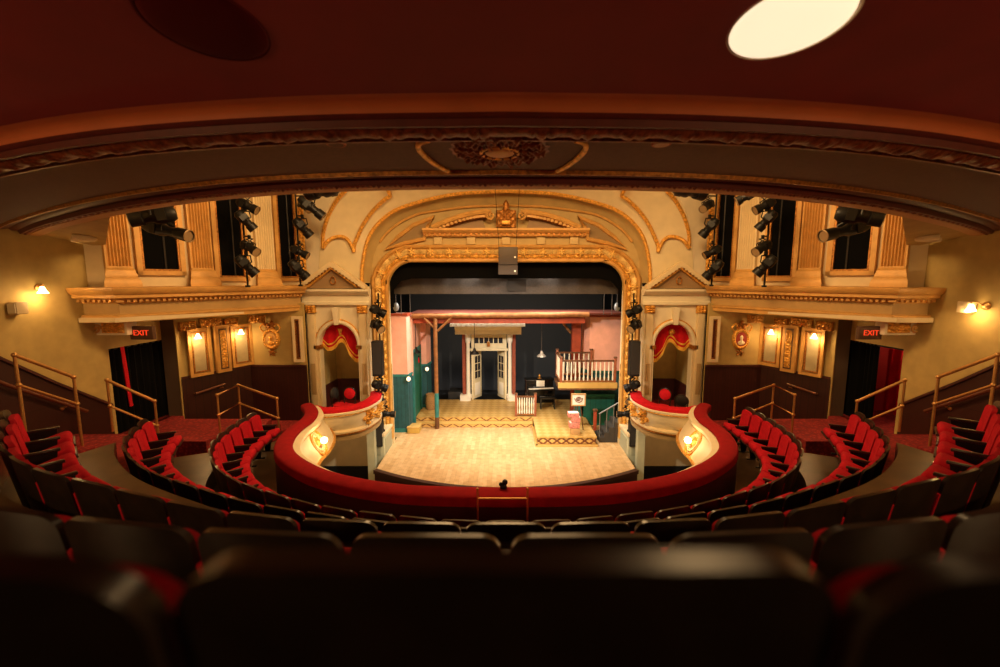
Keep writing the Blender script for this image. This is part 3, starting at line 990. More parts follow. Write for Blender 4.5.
# ------------------------------------------------------------------ stage bay: pilasters, arch trim, pediment, keystone, drape
for sg in (-1, 1):
    sd = SIDE[sg]
    S = lambda x, y, z: Vector((sg * x, y, z))
    # bay entablature
    t = thing('bay_pediment', S(5.3, 13.2, 4.8), 'triangular pediment over the %s arched box, with an oval in it' % sd, 'pediment')
    m = MB(); fr = plan_frames([S(6.32, 13.38, 0), S(4.22, 13.38, 0)], 1 if sg > 0 else -1)
    m.sweep(fr, [(-.1, 4.74), (.10, 4.74), (.10, 4.82), (.06, 4.84), (.06, 5.02), (.12, 5.04), (.20, 5.10), (.26, 5.16), (.26, 5.22), (-.1, 5.22)]); m.build('bay_cornice', PALE, t, 30)
    tri = [(4.32, 5.22), (6.28, 5.22), (5.30, 5.96)]
    m = MB(); m.prism([(4.5, 5.24), (6.1, 5.24), (5.30, 5.86)], S(0, 13.30, 0), (sg, 0, 0), (0, 0, 1), (0, .1, 0)); m.build('tympanum', mat('brown_tympanum', (.30, .19, .09), .6), t)
    for nm, w2, off, y0, mt in (('raking_cornice', .075, 0, 13.12, CREAM), ('raking_fillet', .035, -.13, 13.16, GOLD)):
        m = MB()
        P = [Vector((4.28, 0, 5.26 + off)), Vector((5.30, 0, 5.98 + off)), Vector((6.32, 0, 5.26 + off))]
        poly = [(P[0].x, P[0].z - w2), (P[1].x, P[1].z - w2 * 1.2), (P[2].x, P[2].z - w2), (P[2].x, P[2].z + w2), (P[1].x, P[1].z + w2 * 1.2), (P[0].x, P[0].z + w2)]
        if off:
            poly = [(4.55, 5.27), (5.30, 5.83), (6.05, 5.27), (6.05, 5.33), (5.30, 5.90), (4.55, 5.33)]
        m.prism(poly, S(0, y0, 0), (sg, 0, 0), (0, 0, 1), (0, .25, 0)); m.build(nm, mt, t, 30)
    m = MB(); m.tube([S(5.3 + .075 * math.cos(k * PI / 12), 13.27, 5.48 + .11 * math.sin(k * PI / 12)) for k in range(24)], .022, 8, True); m.build('oval', GOLD_DARK, t)
    for e in (-1, 1):
        m = MB()
        n = 9
        for k in range(n):
            q = (k + .8) / n
            m.box(S(5.3 + e * (.98 - .92 * q) * .96, 13.17, 5.23 + .62 * q), (.055, .10, .05))
        m.build('raking_dentil', GOLD_DARK, t)
    # pilasters of the bay
    for xa, nm in ((6.06, 'outer'), (4.46, 'inner')):
        lb = 'cream bay pilaster with gilt capital on the %s side, %s' % (sd, 'beside the alcove' if nm == 'outer' else 'beside the stage opening')
        t = thing('bay_pilaster', S(xa, 13.33, 1.4), lb, 'pilaster')
        m = MB(); m.span(S(xa - .11, 13.28, 1.5), S(xa + .11, 13.42, 4.50), .01); m.build('shaft', CREAM, t)
        m = MB(); m.span(S(xa - .07, 13.265, 1.9), S(xa + .07, 13.30, 2.9), .008); m.build('inset_panel', mat('tan_inset', (.42, .28, .12), .6), t)
        m = MB(); m.relief(S(xa, 13.26, 4.60), (1, 0, 0), (0, 0, 1), (0, -1, 0), .30, .24, carve(6, 6, .08, xa), 18, 14, .12); m.build('capital', GOLD, t, 70)
    # arch trim
    t = thing('box_arch', S(ARC_X, 13.35, 1.4), 'cream and gilt arch moulding round the %s box opening' % sd, 'arch')
    pts = [S(ARC_X - ARC_HW - .02, 13.36, 1.5), S(ARC_X - ARC_HW - .02, 13.36, 2.5)]
    arc = [S(ARC_X + (ARC_HW + .05) * math.cos(PI - PI * k / 24), 13.36, ARC_SP + (ARC_TOP - ARC_SP + .05) * math.sin(PI - PI * k / 24)) for k in range(25)]
    m = MB(); m.tube(arc, .065, 8); m.build('outer_moulding', PALE, t)
    arc2 = [S(ARC_X + (ARC_HW + .12) * math.cos(PI - PI * k / 24), 13.37, ARC_SP + (ARC_TOP - ARC_SP + .12) * math.sin(PI - PI * k / 24)) for k in range(25)]
    m = MB(); m.tube(arc2, .03, 8); m.build('outer_bead', GOLD, t)
    for e in (-1, 1):
        m = MB(); m.span(S(ARC_X + e * (ARC_HW - .03), 13.28, ARC_SP - .12), S(ARC_X + e * (ARC_HW + .15), 13.6, ARC_SP)); m.build('impost', GOLD_DARK, t)
        m = MB(); m.span(S(ARC_X + e * (ARC_HW + .02), 13.33, 1.5), S(ARC_X + e * (ARC_HW + .13), 13.42, ARC_SP - .12)); m.build('jamb', CREAM, t)
    m = MB(); m.prism([(-.06, 4.12), (.06, 4.12), (.11, 4.66), (-.11, 4.66)], S(ARC_X, 13.22, 0), (sg, 0, 0), (0, 0, 1), (0, .18, 0)); m.build('keystone', PALE, t)
    # red valance with a gold fringe
    t = thing('box_valance', S(ARC_X, 13.55, 3.3), 'red valance with gold wavy fringe hanging in the %s box arch' % sd, 'valance')
    xs = [k / 24 for k in range(25)]           # from the outer side (0) to the stage side (1)
    low = spline([(0, 3.52), (.16, 3.34), (.34, 3.42), (.5, 3.62), (.62, 3.50), (.74, 3.14), (.88, 2.98), (1, 3.02)], 8)

    def lowz(q):
        for a, b in zip(low, low[1:]):
            if a.x <= q <= b.x + 1e-6:
                return a.y + (b.y - a.y) * (q - a.x) / max(b.x - a.x, 1e-6)
        return low[-1].y
    X = lambda q: ARC_X + ARC_HW * (1 - 2 * q) * 1.02
    topz = lambda q: ARC_SP + (ARC_TOP - ARC_SP) * math.sqrt(max(0, 1 - (1 - 2 * q) ** 2)) + .03
    fold = lambda q, z: .035 * math.sin(q * 26) * (1 - (z - 2.9) * .4)
    m = MB(); m.grid([[S(X(q), 13.58 + fold(q, lowz(q) + (topz(q) - lowz(q)) * j / 8), lowz(q) + (max(topz(q), lowz(q) + .02) - lowz(q)) * j / 8) for j in range(9)] for q in xs], (0, .02, 0)); m.build('cloth', RED_BRIGHT, t, 60)
    m = MB(); m.grid([[S(X(q), 13.555 + fold(q, lowz(q)), lowz(q) + z) for z in (-.09, -.05, .0, .03)] for q in xs], (0, .025, 0)); m.build('fringe', mat('gold_fringe', (.75, .42, .05), .7), t, 60)
    m = MB(); m.grid([[S(X(q), 13.565 + fold(q, lowz(q)), lowz(q) + z) for z in (.10, .15)] for q in xs], (0, .015, 0)); m.build('gold_braid', mat('gold_fringe', (.75, .42, .05), .7), t, 60)
    c = S(ARC_X, 13.53, 3.86)
    m = MB()
    if sg > 0:
        m.polar(c, (1, 0, 0), (0, 0, 1), (0, -1, 0), .11, .11, lambda q, a: (.03 * (1 - q), .75 + .25 * math.cos(10 * a)), 5, 60, .02)
    else:
        m.prism([(-.03, -.1), (.03, -.1), (.04, 0), (.075, .11), (-.075, .11), (-.04, 0)], c, (1, 0, 0), (0, 0, 1), (0, .02, 0))
    m.build('emblem', GOLD, t)

# ------------------------------------------------------------------ proscenium frame and pediment above it
t = thing('proscenium_arch', (0, 13.9, 0), 'ornate gilded arch framing the stage opening, carved all round', 'stage arch')
P = whole([tuple(p) for p in opening_path(OPEN_HW, OPEN_TOP, OPEN_R, 12, 0.2)])
P = resample(P, 560)
fr = []
for i, p in enumerate(P):
    d = (P[min(i + 1, len(P) - 1)] - P[max(i - 1, 0)]).normalized()
    nrm = Vector((d.z, 0, -d.x))
    if nrm.dot(p - Vector((0, PROS_Y, 3))) < 0: nrm = -nrm
    fr.append((p, nrm, Vector((0, -1, 0))))


def modsweep(fr, f, material, name, parent):
    m = MB()
    R = [[m.bm.verts.new(p + a * x + b * z) for x, z in f(i)] for i, (p, a, b) in enumerate(fr)]
    n = len(R[0])
    for x, y in zip(R, R[1:]):
        for k in range(n - 1):
            m.face((x[k], x[k + 1], y[k + 1], y[k]))
    return m.build(name, material, parent, 60)


modsweep(fr, lambda i: [(0, -.1), (0, .05), (.03, .08), (.07, .08), (.09, .05), (.12, .05)], OCHRE, 'inner_band', t)
modsweep(fr, lambda i: [(.11, .05), (.13, .085 + .02 * math.sin(i * .8)), (.17, .11 + .02 * math.sin(i * .8)), (.21, .10), (.22, .05)], GOLD, 'bead_band', t)
modsweep(fr, lambda i: [(.21, .04), (.23, .05 + .045 * abs(math.sin(i * .42))), (.30, .10 + .05 * abs(math.sin(i * .42))), (.38, .12 + .04 * abs(math.sin(i * .42))), (.42, .06)], mat('pale_gilding', (.74, .50, .17), .5, .25, .25, 20), 'egg_band', t)
modsweep(fr, lambda i: [(.41, .05), (.43, .14), (.48, .17), (.53, .14), (.55, .0)], OCHRE, 'outer_band', t)
for k in range(8, 560, 17):
    p, a, b = fr[k]
    m = MB()
    m.polar(p + a * .31 + b * .13, a, Vector((0, 1, 0)).cross(a), b, .15, .125, lambda q, an: (.07 * (1 - q * q) + .02 * math.cos(6 * an) * q, .82 + .18 * math.cos(6 * an)), 5, 30, .06)
    m.build('rosette', mat('bright_gilding', (.85, .55, .16), .45, .2, .2, 20), t, 60)

t = thing('broken_pediment', (0, 13.85, 6.6), 'broken scroll pediment with a crest in the middle above the gilded stage arch', 'pediment')
def PX(u, v, Y=13.8): return at(u, v, Y)
z1 = PX(506, 233).z
hw = (PX(589, 233).x)
m = MB(); fr2 = plan_frames([(-hw, 14.0, 0), (hw, 14.0, 0)], -1)
m.sweep(fr2, [(-.05, z1 - .10), (.14, z1 - .10), (.16, z1 - .02), (.26, z1 + .02), (.34, z1 + .08), (.34, z1 + .14), (-.05, z1 + .14)]); m.build('cornice', OCHRE, t, 30)
m = MB(); n = 64; rg = []
for k in range(n + 1):
    x = -hw + 2 * hw * k / n
    for o_ in ((.20, .10) if k % 2 else (.10, .20)):
        rg.append([m.bm.verts.new((x, 14.0 - q, z)) for q, z in ((.0, z1 - .08), (o_, z1 - .08), (o_, z1 - .0), (0, z1 - .0))])
for x, y in zip(rg, rg[1:]):
    for k in range(4):
        m.face((x[k], x[(k + 1) % 4], y[(k + 1) % 4], y[k]))
m.build('dentil_band', GOLD_DARK, t, 20)
for u in (438, 471, 506, 541, 574):
    p = PX(u, 241, 13.95)
    m = MB(); m.box((p.x, 13.95, p.z), (.26, .12, .22), 0, .01); m.build('frieze_block', mat('tan_frieze_block', (.60, .44, .20), .7), t)
for sg in (-1, 1):
    uu = lambda u: u if sg < 0 else 1012 - u
    c = spline([tuple(PX(uu(u), v, 13.72)) for u, v in ((432, 227.5), (446, 221.5), (462, 216), (476, 213), (488, 211.5))], 8)
    m = MB(); m.tube(c, .085, 8); m.build('raking_scroll', OCHRE, t)
    m = MB(); m.tube([p + Vector((0, .05, -.14)) for p in c[3:]], .045, 8); m.build('raking_bead', GOLD_DARK, t)
    for p in c[3:-2:2]:
        m = MB(); m.box(p + Vector((0, -.02, -.13)), (.09, .12, .07)); m.build('raking_dentil', OCHRE, t)
    e = PX(uu(490.5), 215.5, 13.68)
    m = MB()
    m.tube([e + Vector((sg * -1 * (.15 * (1 - k / 26)) * math.cos(k * .42 + 1.4), -.02 * k / 26, (.15 * (1 - k / 26)) * math.sin(k * .42 + 1.4))) for k in range(26)], [.05 * (1 - k / 40) for k in range(26)], 8)
    m.build('volute', OCHRE, t)
    m = MB(); m.prism([(0, 0), (.85, .46), (1.35, .40), (1.5, 0)], Vector((sg * -1 * 0, 0, 0)) + Vector((-hw * .82 if sg < 0 else hw * .82, 13.98, z1 + .14)), (1 if sg < 0 else -1, 0, 0), (0, 0, 1), (0, -.08, 0)); m.build('tympanum', mat('brown_tympanum', (.30, .19, .09), .6), t)
    # triangular corner panel
    tt = thing('spandrel_inset', PX(uu(405), 232, 13.95), 'three-cornered ochre framed panel beside the %s end of the broken pediment' % SIDE[sg], 'wall panel')
    tri = [PX(uu(u), v, 13.93) for u, v in ((386, 249), (398, 237), (414, 225), (434, 217), (428, 226), (424, 239), (405, 243))]
    m = MB(); m.tube(tri, .07, 8, True); m.build('frame', OCHRE, tt, 30)
    ctr = sum(tri, Vector()) / len(tri)
    m = MB()
    vs = [m.bm.verts.new(p) for p in tri]; f = m.face(vs); 
    ex = bmesh.ops.extrude_face_region(m.bm, geom=[f]); bmesh.ops.translate(m.bm, verts=[v for v in ex['geom'] if isinstance(v, bmesh.types.BMVert)], vec=(0, .05, 0))
    m.build('field', mat('brown_field', (.26, .17, .07), .7), tt, 0)
c = PX(506, 219, 13.65)
m = MB(); m.relief(c, (1, 0, 0), (0, 0, 1), (0, -1, 0), .62, .52, lambda x, y: .10 * max(0, 1 - (abs(x) ** 3)) * (.6 + .4 * math.sin(9 * x) * math.cos(8 * y)), 20, 18, .25); m.build('crest', GOLD_DARK, t, 70)
m = MB(); m.lathe([(.0, .36), (.05, .30), (.10, .22), (.07, .16), (.13, .05), (.10, .0), (0, 0)], Matrix.Translation(PX(506, 211.5, 13.65)), 16); m.build('finial', GOLD_DARK, t, 60)
m = MB(); m.box(PX(506, 222.5, 13.5), (.26, .1, .12), 0, .02); m.build('crest_shield', GOLD, t)

# ------------------------------------------------------------------ red rail of the balcony front with its cushion and the gilt fascia
rl = thing('balcony_front', (0, 5.5, 1.8), 'long curved balcony front with a red velvet rail around the stalls', 'balcony front')
RF = []
for i, p in enumerate(RAILC):
    d = (RAILC[min(i + 1, len(RAILC) - 1)] - RAILC[max(i - 1, 0)]).to_2d().normalized()
    RF.append((p, Vector((-d.y, d.x, 0)), Vector((0, 0, 1))))     # a: towards the stage
cush = []
for k in range(14):
    q = k / 13 * PI
    cush.append((.155 * math.cos(PI - q), .065 * math.sin(q)))
cush = [(-.16, -.10)] + cush + [(.15, -.03)]
m = MB(); m.sweep(RF, cush); m.build('rail_cushion', RED_RAIL, rl, 60)
m = MB(); m.sweep(RF, [(-.145, -1.0), (-.145, -.05), (-.10, -.04), (.10, -.04), (.10, -1.0)]); m.build('parapet', mat('dark_maroon_cloth', (.05, .008, .007), .9), rl, 30)
m = MB(); m.sweep(RF, [(.10, -.05), (.22, -.05), (.27, -.06), (.27, -.13), (.22, -.17), (.27, -.30), (.42, -.55), (.50, -.75), (.44, -.80), (.30, -.95), (.10, -.95)]); m.build('fascia', PALE, rl, 40)
m = MB(); m.sweep(RF, [(.21, -.17), (.235, -.155), (.25, -.17), (.235, -.19)]); m.build('fascia_bead', GOLD, rl, 40)
m = MB(); m.sweep(RF, [(.46, -.68), (.50, -.66), (.53, -.70), (.50, -.74)]); m.build('fascia_lower_bead', GOLD, rl, 40)
for sg in (-1, 1):
    sd = SIDE[sg]
    # ornament ring and globe light on the fascia, near the box
    k = 22 if sg < 0 else len(RF) - 23
    p, a, b = RF[k]
    d = Vector((a.y, -a.x, 0))
    c = p + a * .33 + b * -.42
    up = (b + a * -.55).normalized(); nn = d.cross(up)
    if nn.dot(a) < 0: nn = -nn
    t = thing('fascia_lamp', c, 'round gilt ornament with a lit globe on the %s end of the balcony front' % sd, 'wall lamp')
    for r1, mt, nm in ((.29, GOLD, 'outer_ring'), (.20, CREAM, 'inner_ring')):
        m = MB(); m.tube([c + d * r1 * .95 * math.cos(q * PI / 16) + up * r1 * math.sin(q * PI / 16) + nn * .02 for q in range(32)], .028, 8, True); m.build(nm, mt, t)
    m = MB(); m.polar(c, d, up, nn, .15, .15, lambda q, an: (.05 * math.cos(q * PI / 2) + .015 * math.cos(8 * an) * q, 1), 6, 40, .04); m.build('backplate', GOLD, t, 60)
    g = c + nn * .16 + Vector((0, 0, -.02))
    m = MB(); m.tube([c, c + nn * .06 + Vector((0, 0, -.07)), g + Vector((0, 0, -.08))], .018, 8); m.build('arm', BRASS, t)
    m = MB(); m.ball(g, .075, sub=3); m.build('globe', GLOW2, t)
    l = lamp('globe_light', 'POINT', g + nn * .12, 14, WARM, None, .06); adopt(l, t)

# brass guard in the middle of the rail
t = thing('brass_guard', (.0, 5.2, 1.9), 'thin brass guard rail standing at the middle of the red balcony rail', 'guard rail')
for u in (477.5, 527.5):
    p = at(u, 489, 5.22)
    m = MB(); m.tube([(p.x, 5.22, 1.9), (p.x, 5.22, p.z)], .013, 8); m.build('post', BRASS, t)
    m = MB(); m.ball((p.x, 5.22, p.z), .02, sub=2); m.build('post_cap', BRASS, t)
zz = at(500, 498.5, 5.22).z
m = MB(); m.tube([(at(477.5, 498, 5.22).x, 5.22, zz), (at(527.5, 498, 5.22).x, 5.22, zz)], .013, 8); m.build('cross_bar', BRASS, t)
p = at(503.5, 494, 5.55)
t = thing('small_rail_fitting', p, 'small dark fitting on a gold clip at the middle of the rail', 'fitting')
m = MB(); m.tube([p + Vector((0, 0, -.01)), p + Vector((0, 0, .05))], [.035, .012], 10); m.build('clip', BRASS, t)
m = MB(); m.ball(p + Vector((0, 0, .10)), .05, (1.0, .8, 1.1)); m.ball(p + Vector((.02, 0, .17)), .04); m.ball(p + Vector((-.035, 0, .14)), .03); m.build('head', BLACKM, t)

# ------------------------------------------------------------------ boxes
BOX = [(5.40, 11.42), (4.95, 11.20), (4.46, 11.32), (4.06, 11.62), (3.88, 12.05), (3.82, 12.62), (3.95, 13.25)]
for sg in (-1, 1):
    sd = SIDE[sg]
    c = resample([Vector((sg * p.x, p.y, 2.0)) for p in spline([(x, y, 0) for x, y in BOX], 10)], 60)
    fr = []
    for i, p in enumerate(c):
        d = (c[min(i + 1, len(c) - 1)] - c[max(i - 1, 0)]).to_2d().normalized()
        nn = Vector((d.y, -d.x, 0))
        if nn.dot(p - Vector((sg * 5.0, 12.8, 2.0))) < 0: nn = -nn
        fr.append((p, nn, Vector((0, 0, 1))))
    t = thing('theatre_box', (sg * 4.8, 12.4, 1.2), 'curved %s theatre box with a red velvet rail and carved cream front' % sd, 'theatre box')
    m = MB(); m.sweep(fr, [(-.30, -.08)] + [(-.14 + .17 * math.cos(PI - PI * k / 10), .05 * math.sin(PI * k / 10)) for k in range(11)] + [(.03, -.08)]); m.build('rail_cushion', RED_BRIGHT, t, 60)
    m = MB(); m.sweep(fr, [(-.12, -.06), (.02, -.06), (.05, -.08), (.05, -.13), (.0, -.16), (.0, -.25), (-.05, -.50), (-.10, -.62), (-.20, -.62), (-.20, -.06)]); m.build('front_panel', PALE, t, 40)
    m = MB(); m.sweep(fr, [(-.02, -.145), (.03, -.135), (.045, -.155), (.02, -.18)]); m.build('upper_bead', GOLD, t, 40)
    m = MB(); m.sweep(fr, [(-.20, -.60), (-.03, -.60), (.02, -.63), (.02, -.68), (-.04, -.74), (-.10, -.80), (-.25, -.84), (-.4, -.84), (-.4, -.60)]); m.build('base_moulding', CREAM, t, 40)
    m = MB(); m.sweep(fr, [(.0, -.69), (.025, -.67), (.03, -.71), (-.0, -.73)]); m.build('lower_bead', GOLD_DARK, t, 40)
    m = MB(); m.prism([(p.x, p.y) for p, a, b in fr] + [(sg * 6.0, 13.3)], (0, 0, 1.14), (1, 0, 0), (0, 1, 0), (0, 0, .12)); m.build('floor', mat('box_floor_underside', (.40, .28, .13), .7), t, 0)
    for k, wd in ((46, .75), (34, .5)):
        p, a, b = fr[k]
        m = MB(); m.polar(p + a * .0 + b * -.36, Vector((a.y, -a.x, 0)), (b * 1.0 + a * .12).normalized(), a, wd / 2, .24, lambda q, an: (.035 + .03 * math.sin(9 * q + 5 * an) + .02 * math.sin(17 * an - 7 * q), .78 + .22 * math.sin(5 * an + k)), 12, 90, .08); m.build('scrollwork', GOLD, t, 70)
    # under-box corbel
    # two chairs
    def box_chair(name, loc, rz, label, dark=False):
        q = thing(name, (0, 0, 0), label, 'chair')
        rm = RED_BRIGHT
        m = MB(); m.lathe([(0, .03), (.13, .03), (.165, .015), (.17, -.01), (.15, -.03), (0, -.03)], Matrix.Translation((0, -.20, .80)) @ Matrix.Rotation(PI / 2 + .15, 4, 'X'), 28); m.build('back_pad', rm if not dark else BLACK_P, q, 50)
        m = MB(); m.tube([(.185 * math.cos(k * PI / 14), -.205, .80 + .185 * math.sin(k * PI / 14)) for k in range(28)], .016, 8, True); m.build('back_frame', SHELL, q)
        m = MB(); m.lathe([(0, .06), (.17, .06), (.21, .03), (.21, -.03), (0, -.03)], Matrix.Translation((0, .02, .45)), 28); m.build('seat', rm, q, 50)
        for sx in (-1, 1):
            m = MB(); m.tube([(sx * .15, .16, .43), (sx * .18, .20, 0)], .018, 8); m.build('leg', SHELL, q)
            m = MB(); m.tube([(sx * .17, -.20, .78), (sx * .16, -.17, .43), (sx * .18, -.24, 0)], .018, 8); m.build('leg', SHELL, q)
        q.location = loc; q.rotation_euler = (0, 0, rz)
        return q
    zf = 1.26
    if sg < 0:
        box_chair('box_chair', (-4.78, 12.62, zf), PI, 'round-backed red chair facing into the left box')
        box_chair('box_chair', (-5.05, 12.75, zf), -PI / 2 - .3, 'dark-backed chair with red seat in the left box, nearer the alcove', True)
    else:
        box_chair('box_chair', (4.70, 12.55, zf), PI / 2 + .9, 'red round-backed chair in the right box, nearer the stage')
        box_chair('box_chair', (5.12, 12.15, zf), -.5, 'dark-backed chair with red seat in the right box', True)
    # posts under the box
    t = thing('box_column', (sg * 4.15, 12.75, -1.2), 'pale green square column holding up the %s theatre box' % sd, 'column')
    pc = mat('pale_green_paint', (.50, .50, .33), .6, 0, .1, 4)
    m = MB(); m.span((sg * 4.04, 12.66, -.95), (sg * 4.26, 12.88, 1.0)); m.build('shaft', pc, t)
    m = MB(); m.span((sg * 3.98, 12.60, 1.0), (sg * 4.32, 12.94, 1.14), .02); m.build('capital', CREAM, t)
    m = MB(); m.span((sg * 3.98, 12.60, -1.2), (sg * 4.32, 12.94, -.95), .02); m.build('plinth', pc, t)
    t = thing('arch_pedestal', (sg * 4.0, 13.75, -.2), 'pale panelled pedestal at the foot of the stage arch, %s side' % sd, 'pedestal')
    m = MB(); m.span((sg * 3.84, 13.0, -.3), (sg * 4.35, 14.0, .62), .01); m.build('block', pc, t)
    m = MB(); m.span((sg * 3.80, 12.95, .62), (sg * 4.40, 14.0, .72), .02); m.build('cap', CREAM, t)
    m = MB(); m.span((sg * 3.95, 12.985, .0), (sg * 4.25, 13.01, .5)); m.build('panel', mat('green_grey_inset', (.36, .36, .24), .6), t)
    m = MB(); m.span((sg * 3.825, 13.15, .0), (sg * 3.85, 13.85, .5)); m.build('panel', mat('green_grey_inset', (.36, .36, .24), .6), t)

# ------------------------------------------------------------------ alcove: panels, sconces, medallions, brackets, EXIT signs
AL0, AL1 = Vector((8.68, 11.25, 0)), Vector((7.83, 12.98, 0))


def on_alcove(u, v, sg):
    """point of the slanted alcove wall seen at u, v"""
    uu = u if sg < 0 else 1012 - u
    best = None
    for k in range(400):
        q = AL0.lerp(AL1, -.3 + 1.6 * k / 399)
        p = at(uu, v, q.y)
        e = abs(sg * p.x - q.x)
        if best is None or e < best[0]: best = (e, p)
    return best[1]


def sconce(p, nrm, label, power=16, small=1.0, sx=1):
    t = thing('wall_sconce', p, label, 'wall lamp')
    nrm = Vector(nrm).normalized()
    sd_ = nrm.cross(Vector((0, 0, 1)))
    M = Matrix.Translation(p) @ nrm.to_track_quat('Z', 'Y').to_matrix().to_4x4()
    m = MB(); m.lathe([(.0, .045), (.03, .045), (.055, .025), (.075, .015), (.08, 0), (0, 0)], M, 24); m.build('backplate', BRASS, t, 40)
    e = p + nrm * .17 + sd_ * .10 * sx
    m = MB(); m.tube(spline([tuple(p + nrm * .03), tuple(p + nrm * .12 + sd_ * .03 * sx + Vector((0, 0, .06))), tuple(e + Vector((0, 0, .07))), tuple(e + Vector((0, 0, .02)))], 6), .011, 8); m.build('arm', BRASS, t)
    m = MB(); m.lathe([(.025, .03), (.035, .01), (.05, -.04), (.085, -.10), (.08, -.10), (.045, -.04), (.02, .02)], Matrix.Translation(e), 20); m.build('glass_shade', GLOW, t, 60)
    l = lamp('sconce_light', 'POINT', e + nrm * .05 + Vector((0, 0, -.14)), power, WARM, None, .05); adopt(l, t)
    return t


def frame_rect(m, c, ux, nr, w_, h_, bar, dep):
    for dx, dz, sw, sh in ((0, h_ / 2, w_ + bar, bar), (0, -h_ / 2, w_ + bar, bar), (w_ / 2, 0, bar, h_ - bar), (-w_ / 2, 0, bar, h_ - bar)):
        Mx = Matrix((ux, nr, Vector((0, 0, 1)))).transposed().to_4x4(); Mx.translation = c + ux * dx + Vector((0, 0, dz)) + nr * dep / 2
        m.box((0, 0, 0), (sw, dep, sh), M=Mx)


ux_al = (AL1 - AL0).normalized()
for sg in (-1, 1):
    sd = SIDE[sg]
    ux = Vector((sg * ux_al.x, ux_al.y, 0)); nr = Vector((-sg * ux_al.y, ux_al.x, 0)).normalized()
    if nr.y > 0: nr = -nr
    for k, (ua, ub, va, vb, lb) in enumerate(((187, 210, 326, 376, 'gilt framed wall panel behind the %s sconce nearer the exit'), (230, 251, 322, 366, 'gilt framed wall panel behind the %s sconce nearer the stage'))):
        a = on_alcove(ua, (va + vb) / 2, sg); b = on_alcove(ub, (va + vb) / 2, sg)
        zt = on_alcove((ua + ub) / 2, va + 2, sg).z; zb = on_alcove((ua + ub) / 2, vb, sg).z
        c = (a + b) / 2; c.z = (zt + zb) / 2
        wd = (b - a).length; hh = zt - zb
        t = thing('framed_inset', c - Vector((0, 0, hh / 2)), lb % sd, 'wall panel')
        c = c + nr * .02
        m = MB(); frame_rect(m, c, ux, nr, wd - .08, hh - .08, .08, .07); m.build('outer_frame', OCHRE, t, 30)
        m = MB(); frame_rect(m, c, ux, nr, wd - .24, hh - .24, .035, .05); m.build('inner_frame', GOLD_DARK, t, 30)
        Mx = Matrix((ux, nr, Vector((0, 0, 1)))).transposed().to_4x4(); Mx.translation = c
        m = MB(); m.box((0, 0, 0), (wd - .1, .03, hh - .1), M=Mx); m.build('field', MIRROR_P, t)
    a = on_alcove(213.5, 345, sg); b = on_alcove(227.5, 345, sg)
    zt = on_alcove(220, 325, sg).z; zb = on_alcove(220, 372, sg).z
    c = (a + b) / 2; c.z = (zt + zb) / 2; wd = (b - a).length; hh = zt - zb
    t = thing('carved_pilaster', c - Vector((0, 0, hh / 2)), 'gilt upright panel with carved leaves between the two %s sconces' % sd, 'carved panel')
    Mx = Matrix((ux, nr, Vector((0, 0, 1)))).transposed().to_4x4(); Mx.translation = c + nr * .06
    m = MB(); m.box((0, 0, 0), (wd, .14, hh), M=Mx); m.build('pilaster_body', OCHRE, t)
    m = MB(); m.box((0, .08, 0), (wd * .55, .02, hh * .86), M=Mx); m.build('dark_ground', mat('dark_carving_ground', (.10, .05, .02), .7), t)
    m = MB(); m.relief(c + nr * .15, ux, (0, 0, 1), nr, wd * .42, hh * .8, carve(4, 17, .05), 10, 60); m.build('carved_leaves', GOLD, t, 70)
    # sconces
    for (u, v, lb, dv) in ((196, 334, 'lit sconce on the %s alcove panel nearer the exit', 0), (238.5, 330, 'lit sconce on the %s alcove panel nearer the stage', 0)):
        p = on_alcove(u + 1, v, sg) + nr * .05
        sconce(p, nr, lb % sd, 14, 1, 1 if sg < 0 else -1)
    # medallion on the wall facing the house
    c = at(271.5 if sg < 0 else 740.5, 339, 12.9)
    t = thing('wall_medallion', c, ('oval gilt medallion with a plain relief on the left alcove wall' if sg < 0 else 'oval gilt medallion with a pale bust on red on the right alcove wall'), 'medallion')
    m = MB(); m.polar(c, (1, 0, 0), (0, 0, 1), (0, -1, 0), .26, .33, lambda q, a: (.03 + .06 * math.sin(PI * min(1, max(0, (q - .6) / .4))) + .012 * math.sin(24 * a) * (q > .6), 1), 14, 96, .05); m.build('frame', GOLD, t, 60)
    m = MB(); m.polar(c + Vector((0, -.035, 0)), (1, 0, 0), (0, 0, 1), (0, -1, 0), .165, .225, lambda q, a: (.02, 1), 5, 40, .03); m.build('ground', OCHRE if sg < 0 else PORTRAIT, t, 60)
    m = MB()
    m.ball(c + Vector((0, -.06, .05)), .062, (.85, .5, 1.15)); m.ball(c + Vector((.0, -.055, -.11)), .10, (1.1, .4, .75)); m.tube([c + Vector((0, -.06, -.08)), c + Vector((0, -.06, .02))], .035, 8)
    m.build('bust_relief', GOLD if sg < 0 else PALE, t, 60)
    for dz, hh, wd, nm in ((.42, .30, .40, 'crown_carving'), (-.42, .24, .26, 'drop_carving')):
        m = MB(); m.polar(c + Vector((0, -.02, dz)), (1, 0, 0), (0, 0, 1), (0, -1, 0), wd / 2, hh / 2, lambda q, a: (.05 * (1 - q) + .02 * math.sin(7 * a + 5 * q), .75 + .25 * math.sin(5 * a + .8)), 8, 60, .04); m.build(nm, GOLD_DARK, t, 70)
    for sx in (-1, 1):
        m = MB(); m.tube(spline([tuple(c + Vector((sx * .22, -.04, .22))), tuple(c + Vector((sx * .30, -.04, .36))), tuple(c + Vector((sx * .20, -.04, .46))), tuple(c + Vector((sx * .14, -.04, .38)))], 6), .025, 8); m.build('side_scroll', GOLD, t)
    # narrow tall panel
    c = at(299 if sg < 0 else 713, 339, 12.85)
    t = thing('narrow_inset', c - Vector((0, 0, .7)), 'narrow upright gilt panel at the inner end of the %s alcove' % sd, 'wall panel')
